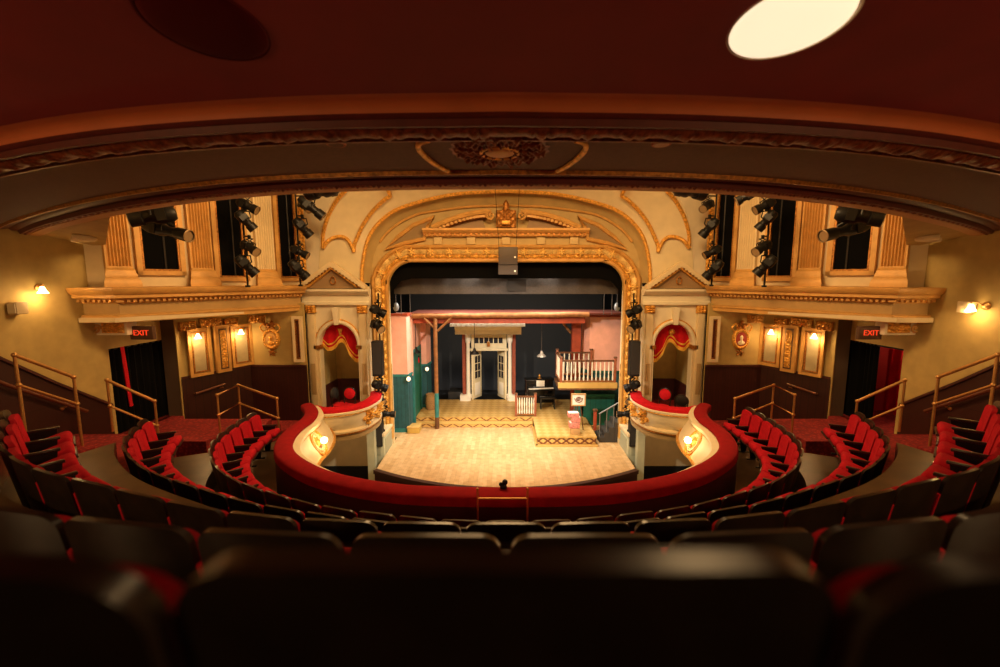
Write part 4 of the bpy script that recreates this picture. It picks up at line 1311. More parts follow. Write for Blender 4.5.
    u2 = Vector((1, 0, 0)); n2 = Vector((0, -1, 0))
    m = MB(); frame_rect(m, c, u2, n2, .22, 1.30, .08, .10); m.build('outer_frame', CREAM, t, 30)
    m = MB(); frame_rect(m, c, u2, n2, .12, 1.16, .035, .08); m.build('inner_frame', GOLD_DARK, t, 30)
    m = MB(); m.box(c + Vector((0, .0, 0)), (.22, .05, 1.3)); m.build('field', mat('dark_red_field', (.12, .03, .015), .6), t)
    # carved swags hanging under the cornice
    for k, (ua, ub, vv) in enumerate(((179, 194, 325), (200, 219, 321.5), (224, 236, 321.5), (251, 264, 318))):
        pa, pb = on_alcove(ua, vv, sg), on_alcove(ub, vv, sg)
        if k == 3:
            pa, pb = at(ua if sg < 0 else 1012 - ua, vv, 12.85), at(ub if sg < 0 else 1012 - ub, vv, 12.85)
        c = (pa + pb) / 2; c.z = min(c.z, 4.50) - .03
        ud = (pb - pa); ud.z = 0; wd = ud.length; ud.normalize()
        n3 = Vector((ud.y, -ud.x, 0)); 
        if n3.y > 0: n3 = -n3
        t = thing('carved_swag', c, ['dark gilt carved swag under the %s cornice, nearest the exit', 'dark gilt carved swag under the %s cornice, left or right of the first sconce towards the stage', 'dark gilt carved swag under the %s cornice, beside the second sconce', 'dark gilt carved swag under the %s cornice, above the medallion'][k] % sd, 'swag')
        if k == 1: t['label'] = 'dark gilt carved swag under the %s cornice, above the carved upright panel' % sd
        m = MB(); m.relief(c + n3 * .08, ud, (0, 0, 1), n3, wd * 1.1, .24, carve(8, 3.5, .08, k), 36, 10, .10); m.build('leaves', mat('old_gilding', (.58, .28, .05), .4, .5, .6, 22, .3, 60), t, 70)
    # scrolled bracket and EXIT sign over the doorway
    pb = at(111 if sg < 0 else 901, 332, 9.55)
    t = thing('scroll_bracket', pb, 'cream scrolled bracket with gilt leaves beside the %s exit sign' % sd, 'bracket')
    x0 = pb.x
    m = MB(); m.box((x0, 9.62, 4.43), (.85, .28, .30), 0, .02); m.build('bracket_body', PALE, t)
    m = MB(); m.relief((x0 - sg * .12, 9.47, 4.45), (1, 0, 0), (0, 0, 1), (0, -1, 0), .5, .24, carve(7, 4, .07, 2), 30, 14, .05); m.build('gilt_leaves', GOLD, t, 70)
    cc = Vector((x0 + sg * .24, 9.46, 4.42))
    m = MB(); m.tube([cc + Vector((.11 * (1 - k / 24) * math.cos(k * .5), 0, .11 * (1 - k / 24) * math.sin(k * .5))) for k in range(22)], .022, 8); m.build('volute', OCHRE, t)
    pe = at(141.5 if sg < 0 else 870.5, 333, 9.62)
    t = thing('exit_sign', pe, 'dark sign with lit red EXIT letters over the %s doorway' % sd, 'exit sign')
    m = MB(); m.box((pe.x, 9.66, pe.z), (.52, .10, .30), 0, .012); m.build('housing', mat('brown_sign_housing', (.09, .04, .02), .5), t)
    fd = bpy.data.curves.new('exit_text', 'FONT'); fd.body = 'EXIT'; fd.size = .17; fd.align_x = 'CENTER'; fd.align_y = 'CENTER'; fd.extrude = .006
    fo = bpy.data.objects.new('exit_text', fd); COL.objects.link(fo)
    bpy.context.view_layer.update()
    me = bpy.data.meshes.new_from_object(fo.evaluated_get(bpy.context.evaluated_depsgraph_get()))
    bpy.data.objects.remove(fo)
    lo = bpy.data.objects.new('lettering', me); COL.objects.link(lo)
    me.materials.clear(); me.materials.append(EXITR)
    lo.location = (pe.x, 9.60, pe.z); lo.rotation_euler = (PI / 2, 0, 0)
    adopt(lo, t)
    # curtains in the doorway
    ys = [DOOR_Y0 + (DOOR_Y1 - DOOR_Y0) * k / 60 for k in range(61)]
    t = tag(thing('doorway_curtain', (sg * 9.2, 10.3, 1.9), 'black curtain drawn across the %s exit doorway' % sd, 'curtain'))
    y0, y1 = (DOOR_Y0 + .02, DOOR_Y1 + .35) if sg < 0 else (DOOR_Y0 + .72, DOOR_Y1 + .35)
    m = MB(); m.grid([[Vector((sg * (9.16 + .035 * math.sin(k * 1.3)), y0 + (y1 - y0) * k / 50, z)) for z in (1.9, 2.9, 3.92)] for k in range(51)], (sg * .02, 0, 0)); m.build('cloth', BLACK, t, 60)
    m = MB(); m.tube([(sg * 9.17, DOOR_Y0, 3.90), (sg * 9.17, DOOR_Y1, 3.90)], .02, 8); m.build('curtain_rod', BLACKM, t)
    t = thing('red_curtain', (sg * 9.3, 10, 1.9), ('narrow red curtain edge in front of the black curtain of the left doorway' if sg < 0 else 'red curtain drawn back inside the right exit doorway'), 'curtain')
    if sg < 0:
        yy = at(121, 350, 10.0).y
        m = MB(); m.grid([[Vector((-9.13 + .012 * math.sin(k), 10.06 + .028 * k + (3.92 - z) * .06, z)) for z in (2.45, 3.2, 3.92)] for k in range(5)], (-.02, 0, 0)); m.build('cloth', RED_BRIGHT, t, 60)
    else:
        m = MB(); m.grid([[Vector((10.2 + .05 * math.sin(k * .9), 9.75 + .035 * k, z)) for z in (2.0, 3.0, 4.0)] for k in range(46)], (.02, 0, 0)); m.build('cloth', RED_BRIGHT, t, 60)
        m = MB(); m.span((10.0, 10.1, 3.05), (10.16, 10.5, 3.25), .03); m.build('tie_back', RED_RAIL, t)

# sconces and small wall boxes on the side walls


def on_side(u, v, sg):
    a = at(u, v, 1.0)
    q = (a - Vector((0, 0, EYE)))
    return Vector((0, 0, EYE)) + q * (9.08 / abs(q.x))


sconce(on_side(39, 288, -1), (1, 0, 0), 'lit brass sconce on the left side wall, above the stairs', 13, 1, 1)
sconce(on_side(986, 306, 1), (-1, 0, 0), 'lit brass sconce on the right side wall, above the stairs', 13, 1, 1)
for (u, v, sg) in ((13, 308, -1), (971, 307, 1)):
    p = on_side(u, v, sg)
    t = thing('wall_box', p, 'small cream box on the %s side wall beside the sconce' % SIDE[sg], 'wall box')
    m = MB(); m.box(p + Vector((-sg * .09, 0, 0)), (.18, .20, .22), 0, .015); m.build('case', CREAM, t)
    m = MB(); m.box(p + Vector((-sg * .09, -.105, 0)), (.14, .012, .17)); m.build('grille', PALE, t)

# ------------------------------------------------------------------ brass handrails of the aisles
def handrail(pts, label, drop=.5, post=1.05):
    t = thing('brass_handrail', (pts[0][0], pts[0][1], pts[0][2] - post), label, 'handrail')
    P = [Vector(p) for p in pts]
    m = MB(); m.tube(P, .030, 10); m.build('top_rail', BRASS, t)
    m = MB(); m.tube([p + Vector((0, 0, -drop)) for p in P], .022, 10); m.build('mid_rail', BRASS, t)
    for p in P:
        m = MB(); m.tube([p + Vector((0, 0, -post)), p], .024, 10); m.build('post', BRASS, t)
        for dz in (0, -drop):
            m = MB(); m.ball(p + Vector((0, 0, dz)), .042, sub=2); m.build('joint', BRASS, t)
    return t


for sg in (-1, 1):
    sd = SIDE[sg]
    handrail([(sg * 8.0, 6.9, 4.29), (sg * 7.82, 7.62, 3.76)], 'sloping brass handrail by the %s aisle steps, above the outermost seats' % sd, .5, 1.4)
    handrail([(sg * 8.2, 8.65, 3.46), (sg * 7.6, 9.05, 2.90)], 'sloping brass handrail in front of the %s exit doorway' % sd, .55, 1.1)
    handrail([(sg * 6.79, 9.85, 2.82), (sg * 6.88, 10.8, 2.82), (sg * 5.42, 9.9, 2.72)], 'cornered brass handrail behind the innermost seats on the %s side' % sd, .48, .98)
    # dark wall rail with brass stubs on the sloping wainscot
    t = thing('wall_handrail', (sg * 9.0, 8.0, 3.0), 'dark wooden handrail on brackets along the %s stair wall' % sd, 'handrail')
    m = MB(); m.tube([(sg * 8.94, 5.6, 5.12), (sg * 8.94, 7.55, 3.62), (sg * 8.94, 8.9, 2.72)], .035, 10); m.build('rail', mat('brown_rail_wood', (.12, .035, .015), .35), t)
    for y, z in ((6.1, 4.70), (7.3, 3.78), (8.5, 2.95)):
        m = MB(); m.tube([(sg * 9.05, y, z - .05), (sg * 8.94, y, z)], .016, 8); m.ball((sg * 9.04, y, z - .05), .035); m.build('bracket', BRASS, t)
    t = thing('wall_handrail', (sg * 8.1, 12.0, 2.3), 'short dark handrail on the %s alcove wainscot by the exit' % sd, 'handrail')
    m = MB(); m.tube([(sg * 8.47, 11.45, 2.42), (sg * 8.12, 12.15, 2.52)], .03, 10); m.build('rail', mat('brown_rail_wood', (.12, .035, .015), .35), t)
    for y, x in ((11.5, 8.47), (12.1, 8.17)):
        m = MB(); m.tube([(sg * (x - .02), y, 2.44), (sg * (x + .09), y + .02, 2.40)], .015, 8); m.build('bracket', BRASS, t)

# ------------------------------------------------------------------ theatre seats
def rounded(w_, h0, h1, r, n=5):
    pts = [(-w_ / 2 + .02, h0), (w_ / 2 - .02, h0)]
    for k in range(n + 1):
        a = k / n * PI / 2
        pts.append((w_ / 2 - r + r * math.cos(a), h1 - r + r * math.sin(a)))
    for k in range(n + 1):
        a = PI / 2 + k / n * PI / 2
        pts.append((-w_ / 2 + r + r * math.cos(a), h1 - r + r * math.sin(a)))
    return pts


def panel(w_, h0, h1, r, y0, thick, lean, bow, bev, crown=0.0, nx=10, nz=8):
    """curved, leaning seat panel"""
    m = MB()
    P = []
    for i in range(nx + 1):
        x = -1 + 2 * i / nx
        row = []
        zs = [(h0 + (h1 - r - h0) * j / 5, w_ / 2) for j in range(6)] + [(h1 - r + r * math.sin(j * PI / 12), w_ / 2 - r + r * math.cos(j * PI / 12)) for j in range(1, 7)]
        for z, hw_ in zs:
            q = (z - h0) / (h1 - h0)
            X_ = x * hw_
            z += crown * (1 - x * x) * q
            y = y0 - (z - h0) * lean - bow * (1 - (X_ / (w_ / 2)) ** 2)
            row.append(Vector((X_, y, z)))
        P.append(row)
    m.grid(P, (0, thick, 0))
    if bev:
        es = [e for e in m.bm.edges if len(e.link_faces) == 2 and e.calc_face_angle(0) > .9]
        bmesh.ops.bevel(m.bm, geom=es, offset=bev, segments=2, affect='EDGES')
    return m


def make_seat():
    root = thing('theatre_chair', (0, 0, 0), 'x', 'seat')
    m = panel(.515, .30, .945, .075, .0, .028, .16, .03, .007, 0.012); m.build('back_shell', SHELL, root, 50)
    m = panel(.455, .40, .885, .07, .03, .045, .16, .025, .018); m.build('back_pad', RED, root, 60)
    # tipped-up seat cushion: built flat then rotated about its hinge
    Mx = Matrix.Translation((0, .09, .39)) @ Matrix.Rotation(math.radians(15), 4, 'X')
    m = MB(); m.box((0, .18, .035), (.43, .36, .125), 0, .05, M=Mx); m.build('seat_cushion', RED, root, 60)
    m = MB(); m.box((0, .19, -.025), (.43, .36, .025), 0, .008, M=Mx); m.build('seat_pan', SHELL, root, 40)
    # (the cushions are tipped up; those of the rearmost row are let down)
    arm(root, -1)
    m = MB(); m.box((0, 0, 0), (.028, .06, .40), 0, .008, M=Matrix.Translation((-.272, -.02, .60)) @ Matrix.Rotation(.16, 4, 'X')); m.build('side_pad', RED, root, 40)
    return root


def arm(root, sx):
    m = MB(); m.box((sx * .272, .145, .60), (.05, .36, .035), 0, .010); m.build('armrest', SHELL, root, 40)
    m = MB(); m.prism([(-.02, .30), (.26, .30), (.30, .585), (-.05, .585)], (sx * .262, 0, 0), (0, 1, 0), (0, 0, 1), (.020, 0, 0)); m.build('side_panel', BLACKM, root, 40)
    m = MB(); m.prism([(.06, .03), (.16, .03), (.20, .32), (.02, .32)], (sx * .265, 0, 0), (0, 1, 0), (0, 0, 1), (.026, 0, 0)); m.box((sx * .272, .11, .015), (.05, .26, .03), 0, .006); m.build('leg', BLACKM, root, 40)


PROTO = make_seat()
END_ARM = []
_tmp = thing('theatre_chair_end', (0, 0, 0), 'x', 'seat')
arm(_tmp, 1)
END_PARTS = list(_tmp.children)
for c_ in END_PARTS:
    c_.parent = None
bpy.data.objects.remove(_tmp)
PROTO_PARTS = list(PROTO.children)
ORD = ['first', 'second', 'third', 'fourth', 'fifth', 'sixth', 'seventh', 'eighth', 'ninth', 'tenth', 'eleventh', 'twelfth', 'thirteenth', 'fourteenth', 'fifteenth', 'sixteenth', 'seventeenth', 'eighteenth', 'nineteenth', 'twentieth']
ROWTXT = {'A': 'row nearest the red rail', 'B': 'second row from the red rail', 'C': 'third row from the red rail', 'D': 'fourth row from the red rail', 'E': 'rearmost row, large and out of focus'}
first = True
for r, pitch, half, phase in (('A', .50, 24, 0), ('B', .535, 20, .5), ('C', .545, 20, 0), ('D', .55, 4, .5), ('E', .575, 1, 0)):
    cur = mirror_curve(ROWS[r][0])
    L = [0]
    for a, b in zip(cur, cur[1:]):
        L.append(L[-1] + (b - a).length)
    mid = L[-1] / 2
    ks = [k + phase for k in range(-half, half + 1) if abs(k + phase) <= half + .01]
    ks = [k for k in ks if .22 < mid + k * pitch < L[-1] - .05]
    n = len(ks)
    for i, k in enumerate(ks):
        s = mid + k * pitch
        j = max(q for q in range(len(L) - 1) if L[q] <= s)
        tt = (s - L[j]) / (L[j + 1] - L[j])
        p = cur[j].lerp(cur[j + 1], tt)
        # direction along the row, smoothed over one seat
        def pos(ss):
            ss = min(max(ss, 0), L[-1]); jj = max(q for q in range(len(L) - 1) if L[q] <= ss)
            return cur[jj].lerp(cur[jj + 1], (ss - L[jj]) / (L[jj + 1] - L[jj]))
        d = (pos(s + pitch / 2) - pos(s - pitch / 2)).normalized()
        nrm = Vector((-d.y, d.x))
        o = Vector((p.x + nrm.x * .10, p.y + nrm.y * .10))
        z = floor_z(r, p.y)
        if first:
            seat = PROTO; first = False
        else:
            seat = PROTO.copy(); COL.objects.link(seat)
            for c_ in PROTO_PARTS:
                q = c_.copy(); COL.objects.link(q); q.parent = seat
        if r == 'E':
            hinge = Vector((0, .09, .39)); Rm = Matrix.Rotation(math.radians(-10), 4, 'X')
            for q in seat.children:
                if q.name.startswith(('seat_cushion', 'seat_pan')):
                    q.location = hinge - Rm @ hinge; q.rotation_euler = (math.radians(-10), 0, 0)
        seat.location = (o.x, o.y, z)
        seat.rotation_euler = (0, 0, math.atan2(d.y, d.x))
        sc = 1.085 if r == 'E' else pitch / .55
        seat.scale = (sc, 1, 1)
        if i == n - 1:
            for c_ in END_PARTS:
                q = c_.copy(); COL.objects.link(q); q.parent = seat; q.matrix_parent_inverse = Matrix.Identity(4)
        if n % 2 and i == n // 2:
            pl = 'middle seat'
        elif i < n / 2:
            pl = ('end seat on the left' if i == 0 else ORD[i] + ' seat from the left end')
        else:
            pl = ('end seat on the right' if i == n - 1 else ORD[n - 1 - i] + ' seat from the right end')
        tag(seat, 'dark-backed red theatre seat, %s, %s' % (pl, ROWTXT[r]), 'chair', 'theatre seats in the ' + ROWTXT[r])
for c_ in END_PARTS:
    bpy.data.objects.remove(c_)

# ------------------------------------------------------------------ stage
m = MB()
pts = [(-3.84, 14.6), (-3.80, 12.0)]
for k in range(1, 16):
    x = -3.80 + 7.6 * k / 16
    pts.append((x, 12.0 - 1.15 * (1 - (x / 3.8) ** 2)))
pts += [(3.80, 12.0), (3.84, 14.6), (4.6, 14.6), (4.6, 18.4), (-4.6, 18.4), (-4.6, 14.6)]
m.prism(pts, (0, 0, -.16), (1, 0, 0), (0, 1, 0), (0, 0, .16)); struct(m.build('floor_stage', STAGE_W, smooth=0))
m = MB()
lip = [Vector((-3.82 + 7.64 * k / 24, 0, 0)) for k in range(25)]
lip = [Vector((p.x, 12.0 - 1.15 * (1 - (p.x / 3.82) ** 2) - .02, 0)) for p in lip]
m.sweep(plan_frames(lip, -1), [(-.3, -1.2), (.03, -1.2), (.03, -.12), (.08, -.10), (.08, .012), (-.06, .012), (-.06, -.17), (-.3, -.17)]); struct(m.build('trim_stage_edge', mat('dark_stage_edge', (.055, .02, .01), .5)))
m = MB(); m.span((-7, 18.4, -.2), (7, 22, -.02)); struct(m.build('floor_backstage', BLACK_P))
m = MB(); m.span((-7, 21.2, -.2), (7, 21.4, 7.5)); struct(m.build('wall_back', mat('black_back_wall', (.016, .0155, .016), .8)))
for sg in (-1, 1):
    m = MB(); m.span((sg * 4.75, 14.2, -.2), (sg * 4.9, 21.2, 7.5)); struct(m.build('wall_stage_' + SIDE[sg], BLACK))
m = MB(); m.span((-6, 14.2, 7.5), (6, 21.3, 7.6)); struct(m.build('ceiling_stage', BLACK))

# borders
t = thing('black_border', (0, 14.3, 5.4), 'black border curtain with rounded corners just inside the stage arch', 'curtain')
zb = at(506, 278.5, 14.3).z
pts = [(-4.2, 7.5), (-4.2, 4.6), (-3.72, 4.6), (-3.70, zb - .35), (-3.45, zb - .08), (-3.1, zb), (3.1, zb), (3.45, zb - .08), (3.70, zb - .35), (3.72, 4.6), (4.2, 4.6), (4.2, 7.5)]
m = MB(); m.prism(pts, (0, 14.26, 0), (1, 0, 0), (0, 0, 1), (0, .04, 0)); m.build('cloth', BLACK, t)
t = thing('grey_border', (0, 14.7, 5.1), 'dark grey border cloth hanging below the black one across the stage', 'curtain')
za, zb2 = at(506, 276, 14.7).z, at(506, 294, 14.7).z
m = MB(); m.grid([[Vector((-4.0 + 8.0 * k / 40, 14.7 + .03 * math.sin(k * 1.9), z)) for z in (zb2, za + .4, 7.5)] for k in range(41)], (0, .02, 0)); m.build('cloth', GREY_CL, t, 60)
m = MB(); m.span((.05, 14.63, zb2 + .1), (.68, 14.66, zb2 + .5)); m.build('dark_patch', mat('darker_grey_cloth', (.045, .038, .034), .95), t)
for u in (401, 410, 604, 612):
    p = at(u, 303, 14.9)
    t = thing('rigging_cable', (p.x, 14.9, 4.4), 'thin grey cable hanging in the black above the scenery, %s' % {401: 'leftmost', 410: 'second from the left', 604: 'second from the right', 612: 'rightmost'}[u], 'cable')
    m = MB(); m.tube([(p.x, 14.9, 4.3), (p.x, 14.9, 7.5)], .012, 6); m.build('wire', GREY_CL, t)
for u in (396, 617):
    p = at(u, 307, 15.0)
    t = thing('grey_stage_lamp', p, 'small grey rounded lamp hanging beside the %s salmon wall' % ('left' if u < 500 else 'right'), 'stage light')
    m = MB(); m.ball(p, .13, (.8, .8, 1.2), 3); m.build('hood', mat('grey_lamp_metal', (.25, .26, .28), .4, .3), t)
    m = MB(); m.tube([p + Vector((0, 0, .1)), Vector((p.x, p.y, 7.5))], .015, 6); m.build('stem', GREY_CL, t)

# platforms
t = thing('tiled_platform', (0, 16, 0), 'low tiled platform with two zigzag steps across the back of the stage', 'platform')
m = MB(); m.span((-3.55, 15.62, 0), (1.0, 15.95, .14)); m.build('lower_step', BORDER2, t, 0)
m = MB(); m.span((-3.6, 15.60, .125), (1.0, 15.95, .15)); m.build('lower_tread', TREAD, t, 0)
m = MB(); m.span((-3.55, 15.93, 0), (1.0, 18.3, .29)); m.build('upper_step', BORDER, t, 0)
m = MB(); m.span((-3.6, 15.91, .285), (1.0, 18.32, .31)); m.build('tile_floor', TILE, t, 0)
m = MB(); m.span((1.0, 15.9, .0), (3.9, 18.32, .31)); m.build('tile_floor', TILE, t, 0)
t = thing('projecting_platform', (2, 14.6, 0), 'tiled platform with a diamond border projecting forward at the right of the stage', 'platform')
m = MB(); m.span((1.06, 13.84, .0), (3.0, 15.92, .27)); m.build('body', BORDER3, t, 0)
m = MB(); m.span((1.03, 13.80, .265), (3.03, 15.9, .31)); m.build('tile_top', TILE, t, 0)
m = MB(); m.span((1.0, 13.70, .0), (3.06, 13.84, .045)); m.span((.98, 13.72, 0), (1.06, 15.6, .045)); m.build('base_step', TREAD, t, 0)

# scenery walls (salmon over teal)
def flat(name, pts, z0, zd, z1, label, top=True):
    t = thing(name, (pts[0][0], pts[0][1], z0), label, 'scenery wall')
    P = [Vector((x, y, 0)) for x, y in pts]
    fr = plan_frames(P, 1)
    m = MB(); m.sweep(fr, [(0, z0), (0, zd), (.1, zd), (.1, z0)]); m.build('teal_boards', TEAL, t, 30)
    m = MB(); m.sweep(fr, [(0, zd), (0, z1), (.1, z1), (.1, zd)]); m.build('salmon_plaster', SALMON, t, 30)
    m = MB(); m.sweep(fr, [(-.03, zd - .05), (-.03, zd + .03), (.12, zd + .03), (.12, zd - .05)]); m.build('dado_rail', TEAL_P, t, 30)
    m = MB(); m.sweep(fr, [(-.03, z0), (-.03, z0 + .14), (.12, z0 + .14), (.12, z0)]); m.build('skirting', TEAL_P, t, 30)
    if top:
        m = MB(); m.sweep(fr, [(-.05, z1), (-.05, z1 + .08), (.15, z1 + .08), (.15, z1)]); m.build('coping', RUST, t, 30)
    return t


flat('scenery_flat', [(-4.45, 15.1), (-3.52, 15.1), (-3.46, 15.55)], 0, 2.12, 4.25, 'salmon and teal scenery wall at the front left of the stage')
t = thing('scenery_flat', (-3.45, 16.2, 0), 'receding side wall with green door between the two left scenery walls', 'scenery wall')
m = MB(); m.prism([(15.55, 2.0), (15.55, 4.2), (17.2, 4.1), (17.2, 2.8), (15.7, 2.75)], (-3.52, 0, 0), (0, 1, 0), (0, 0, 1), (.10, 0, 0)); m.build('salmon_plaster', SALMON, t, 0)
m = MB(); m.span((-3.50, 15.75, .15), (-3.43, 16.9, 2.75)); m.build('green_door', GREEN_D, t)
for y in (15.7, 16.95):
    m = MB(); m.span((-3.53, y - .06, .1), (-3.40, y + .06, 2.85)); m.build('door_post', TEAL_P, t)
m = MB(); m.span((-3.53, 15.64, 2.7), (-3.40, 17.0, 2.95)); m.build('door_head', TEAL_P, t)
flat('scenery_flat', [(-4.4, 17.15), (-3.22, 17.15), (-3.15, 17.8)], .3, 2.09, 4.2, 'narrow salmon and teal scenery wall behind the left green door', False)
# right side
t = flat('scenery_flat', [(3.0, 16.9), (3.2, 16.3), (4.6, 16.25)], .0, 2.0, 4.1, 'salmon and teal scenery wall behind the right balcony')
t = thing('teal_pillar', (2.75, 16.1, .3), 'square teal pillar under the right balcony', 'pillar')
m = MB(); m.span((2.63, 16.0, .3), (2.86, 16.2, 1.75)); m.build('shaft', TEAL_P, t)
m = MB(); m.span((2.6, 15.96, .3), (2.9, 16.24, .5)); m.build('plinth', TEAL_P, t)
t = thing('green_boarding', (3.5, 15.9, 0), 'green boarded panel below the right balcony behind the stairs', 'scenery panel')
m = MB(); m.span((2.95, 15.85, .0), (4.1, 15.93, 1.15)); m.build('boards', mat_planks('green_boards', (.01, .15, .10), (.008, .12, .085), 4, .2, .55, 0, .01, 'xz'), t)
m = MB(); m.span((2.9, 15.82, 1.12), (4.1, 15.95, 1.22)); m.build('cap', GREEN_D, t)

# timber roof: log beam, red fascia, posts
t = thing('roof_beam', (0, 15.6, 4.2), 'long golden log beam with a rust red fascia across the set', 'beam')
ya = 15.55
pa, pb = at(412, 316, ya), at(589, 314.5, ya)
m = MB(); m.tube([Vector((pa.x + (pb.x - pa.x) * k / 30, ya, pa.z + (pb.z - pa.z) * k / 30 + .006 * math.sin(k))) for k in range(31)], .10, 12); m.build('log', LOG, t)
m = MB(); m.span((pa.x, 15.72, 3.92), (2.9, 15.80, 4.24)); m.build('fascia', RUST, t)
m = MB(); m.span((-3.5, 15.5, 4.26), (4.3, 17.2, 4.32)); m.build('roof_edge', mat('dark_rust_roof', (.12, .022, .012), .8), t)
p = at(437.5, 428, 15.55)
t = thing('timber_post', (p.x, 15.50, 0), 'brown timber post with teal foot and two braces at the front of the set', 'post')
zt, zm, zl = 4.12, at(437, 393, 15.5).z, at(437, 417, 15.5).z
m = MB(); m.tube([(p.x, 15.5, zm), (p.x, 15.5, zt)], .075, 12); m.build('shaft', LOG, t)
m = MB(); m.tube([(p.x, 15.5, zl), (p.x, 15.5, zm)], .08, 12); m.build('teal_band', TEAL_P, t)
m = MB(); m.tube([(p.x, 15.5, 0), (p.x, 15.5, zl)], .082, 12); m.build('dark_foot', LOG_D, t)
for u in (424, 451):
    q = at(u, 318, 15.5); b = at(437.5, 331, 15.5)
    m = MB(); m.tube([b, q], .045, 8); m.build('brace', LOG, t)
p = at(575.5, 396, 17.0)
t = thing('timber_post', (p.x, 16.6, .3), 'rust red square pillar with a brace behind the right balcony', 'post')
m = MB(); m.span((at(571.5, 350, 16.6).x, 16.45, .3), (at(580, 350, 16.6).x, 16.75, 4.0)); m.build('shaft', RUST, t)
q = at(559, 318, 16.5); b = at(571, 333, 16.5)
m = MB(); m.tube([b, q], .05, 8); m.build('brace', LOG, t)

# door portico
t = thing('door_portico', (-.45, 18.3, .3), 'cream double door portico with brick piers and white columns on the set', 'doorway')
Y = 18.3
X_ = lambda u: at(u, 360, Y).x
Z_ = lambda v: at(489, v, Y).z
zf = .31
m = MB(); m.span((X_(471.5), Y, Z_(350)), (X_(506.5), Y + .15, Z_(335))); m.build('transom_panel', SET_CREAM, t)
for a, b in ((471.5, 473), (505, 506.7)):
    m = MB(); m.span((X_(a), Y - .02, zf), (X_(b), Y + .15, Z_(350))); m.build('door_frame', SET_CREAM, t)
m = MB(); m.span((X_(474.5), Y - .03, Z_(343.5)), (X_(503), Y + .02, Z_(337))); w_ = m.build('transom_window', GLASS, t)
m = MB()
for k in range(7):
    x = X_(474.5) + (X_(503) - X_(474.5)) * k / 6
    m.span((x - .015, Y - .05, Z_(343.5)), (x + .015, Y, Z_(337)))
m.span((X_(474.5), Y - .045, Z_(344)), (X_(503), Y, Z_(343.2))); m.span((X_(474.5), Y - .045, Z_(337.4)), (X_(503), Y, Z_(336.6)))
m.build('glazing_bars', SET_CREAM, w_)
m = MB(); m.span((X_(470), Y - .1, Z_(350.5)), (X_(508), Y + .1, Z_(348.3)), .01); m.build('door_head', SET_CREAM, t)
for sg, a, b in ((-1, 466, 470.7), (1, 507.6, 512)):
    xc = (X_(a) + X_(b)) / 2
    m = MB(); m.lathe([(.12, zf), (.12, zf + .12), (.15, zf + .12), (.15, zf + .26), (.09, zf + .3), (.085, 1.0), (.075, 2.8), (.10, 2.85), (.12, 2.95), (.12, Z_(334)), (0, Z_(334))], Matrix.Translation((xc, Y - .12, 0)), 16); m.build('column', WHITE, t, 40)
    a2, b2 = ((462.5, 466), (512, 515.5))[sg > 0]
    m = MB(); m.span((X_(a2), Y - .05, zf), (X_(b2), Y + .2, Z_(334))); m.build('brick_pier', BRICK, t)
    m = MB(); m.span((X_(a2) - .1, Y - .25, zf), (X_(b2) + .1, Y + .15, zf + .25)); m.build('pier_base', WHITE, t)
    # door leaf, opened forward
    hx = X_(472.8) if sg < 0 else X_(505.2)
    ang = math.radians(62) * sg
    Mx = Matrix.Translation((hx, Y + .1, zf)) @ Matrix.Rotation((PI * (sg > 0)) + (-math.radians(58) if sg < 0 else math.radians(58)) * -1 * 1, 4, 'Z')
    lf = MB(); lf.box((.30, 0, 1.05), (.60, .05, 2.08), 0, .005, M=Mx); leaf = lf.build('door_leaf', SET_CREAM, t)
    g = MB(); g.box((.30, 0, 1.38), (.38, .062, 1.05), M=Mx); g.build('leaf_pane', GLASS, leaf)
    g = MB()
    for k in range(4):
        g.box((.30, 0, .88 + k * .34), (.40, .07, .03), M=Mx)
    g.box((.30, 0, 1.38), (.03, .07, 1.05), M=Mx); g.build('leaf_bars', SET_CREAM, leaf)
    g = MB(); g.box((.30, 0, .42), (.38, .065, .55), 0, .005, M=Mx); g.build('leaf_panel', WHITE, leaf)
m = MB(); fr = plan_frames([(X_(456), Y, 0), (X_(521), Y, 0)], -1)
m.sweep(fr, [(-.1, Z_(334)), (.18, Z_(334)), (.20, Z_(330)), (.34, Z_(327)), (.42, Z_(324)), (.42, Z_(322.5)), (-.1, Z_(322.5))]); m.build('entablature', SET_CREAM, t, 30)
m = MB(); n = 30; rg = []
for k in range(n + 1):
    x = X_(452) + (X_(524.5) - X_(452)) * k / n
    for o_ in ((.55, .45) if k % 2 else (.45, .55)):
        rg.append([m.bm.verts.new((x, Y - q, z)) for q, z in ((.0, Z_(325)), (o_, Z_(325.5)), (o_, Z_(322.8)), (0, Z_(322)))])
for x, y in zip(rg, rg[1:]):
    for k in range(4):
        m.face((x[k], x[(k + 1) % 4], y[(k + 1) % 4], y[k]))
m.build('tiled_cornice', WHITE, t, 20)
p = at(488.5, 344, Y - .1)
m = MB(); m.box(p, (.12, .1, .2), 0, .01); m.build('lantern', GOLD_DARK, t)

# pendants
def pendant(u, v_top, v_sh, Y, label, mt, lit=False):
    a, b = at(u, v_top, Y), at(u, v_sh, Y)
    t = thing('pendant_lamp', b, label, 'pendant lamp')
    m = MB(); m.tube([(b.x, Y, max(a.z, 4.27)), (b.x, Y, b.z + .2)], .012, 6); m.build('cord', GREY_CL if lit else BLACKM, t)
    m = MB(); m.lathe([(.02, .24), (.05, .20), (.07, .12), (.18, .03), (.185, .0), (.17, .0), (.05, .10), (0, .12)], Matrix.Translation(b), 20); m.build('shade', mt, t, 50)
    m = MB(); m.ball(b + Vector((0, 0, .03)), .05); m.build('bulb', PAPER, t)


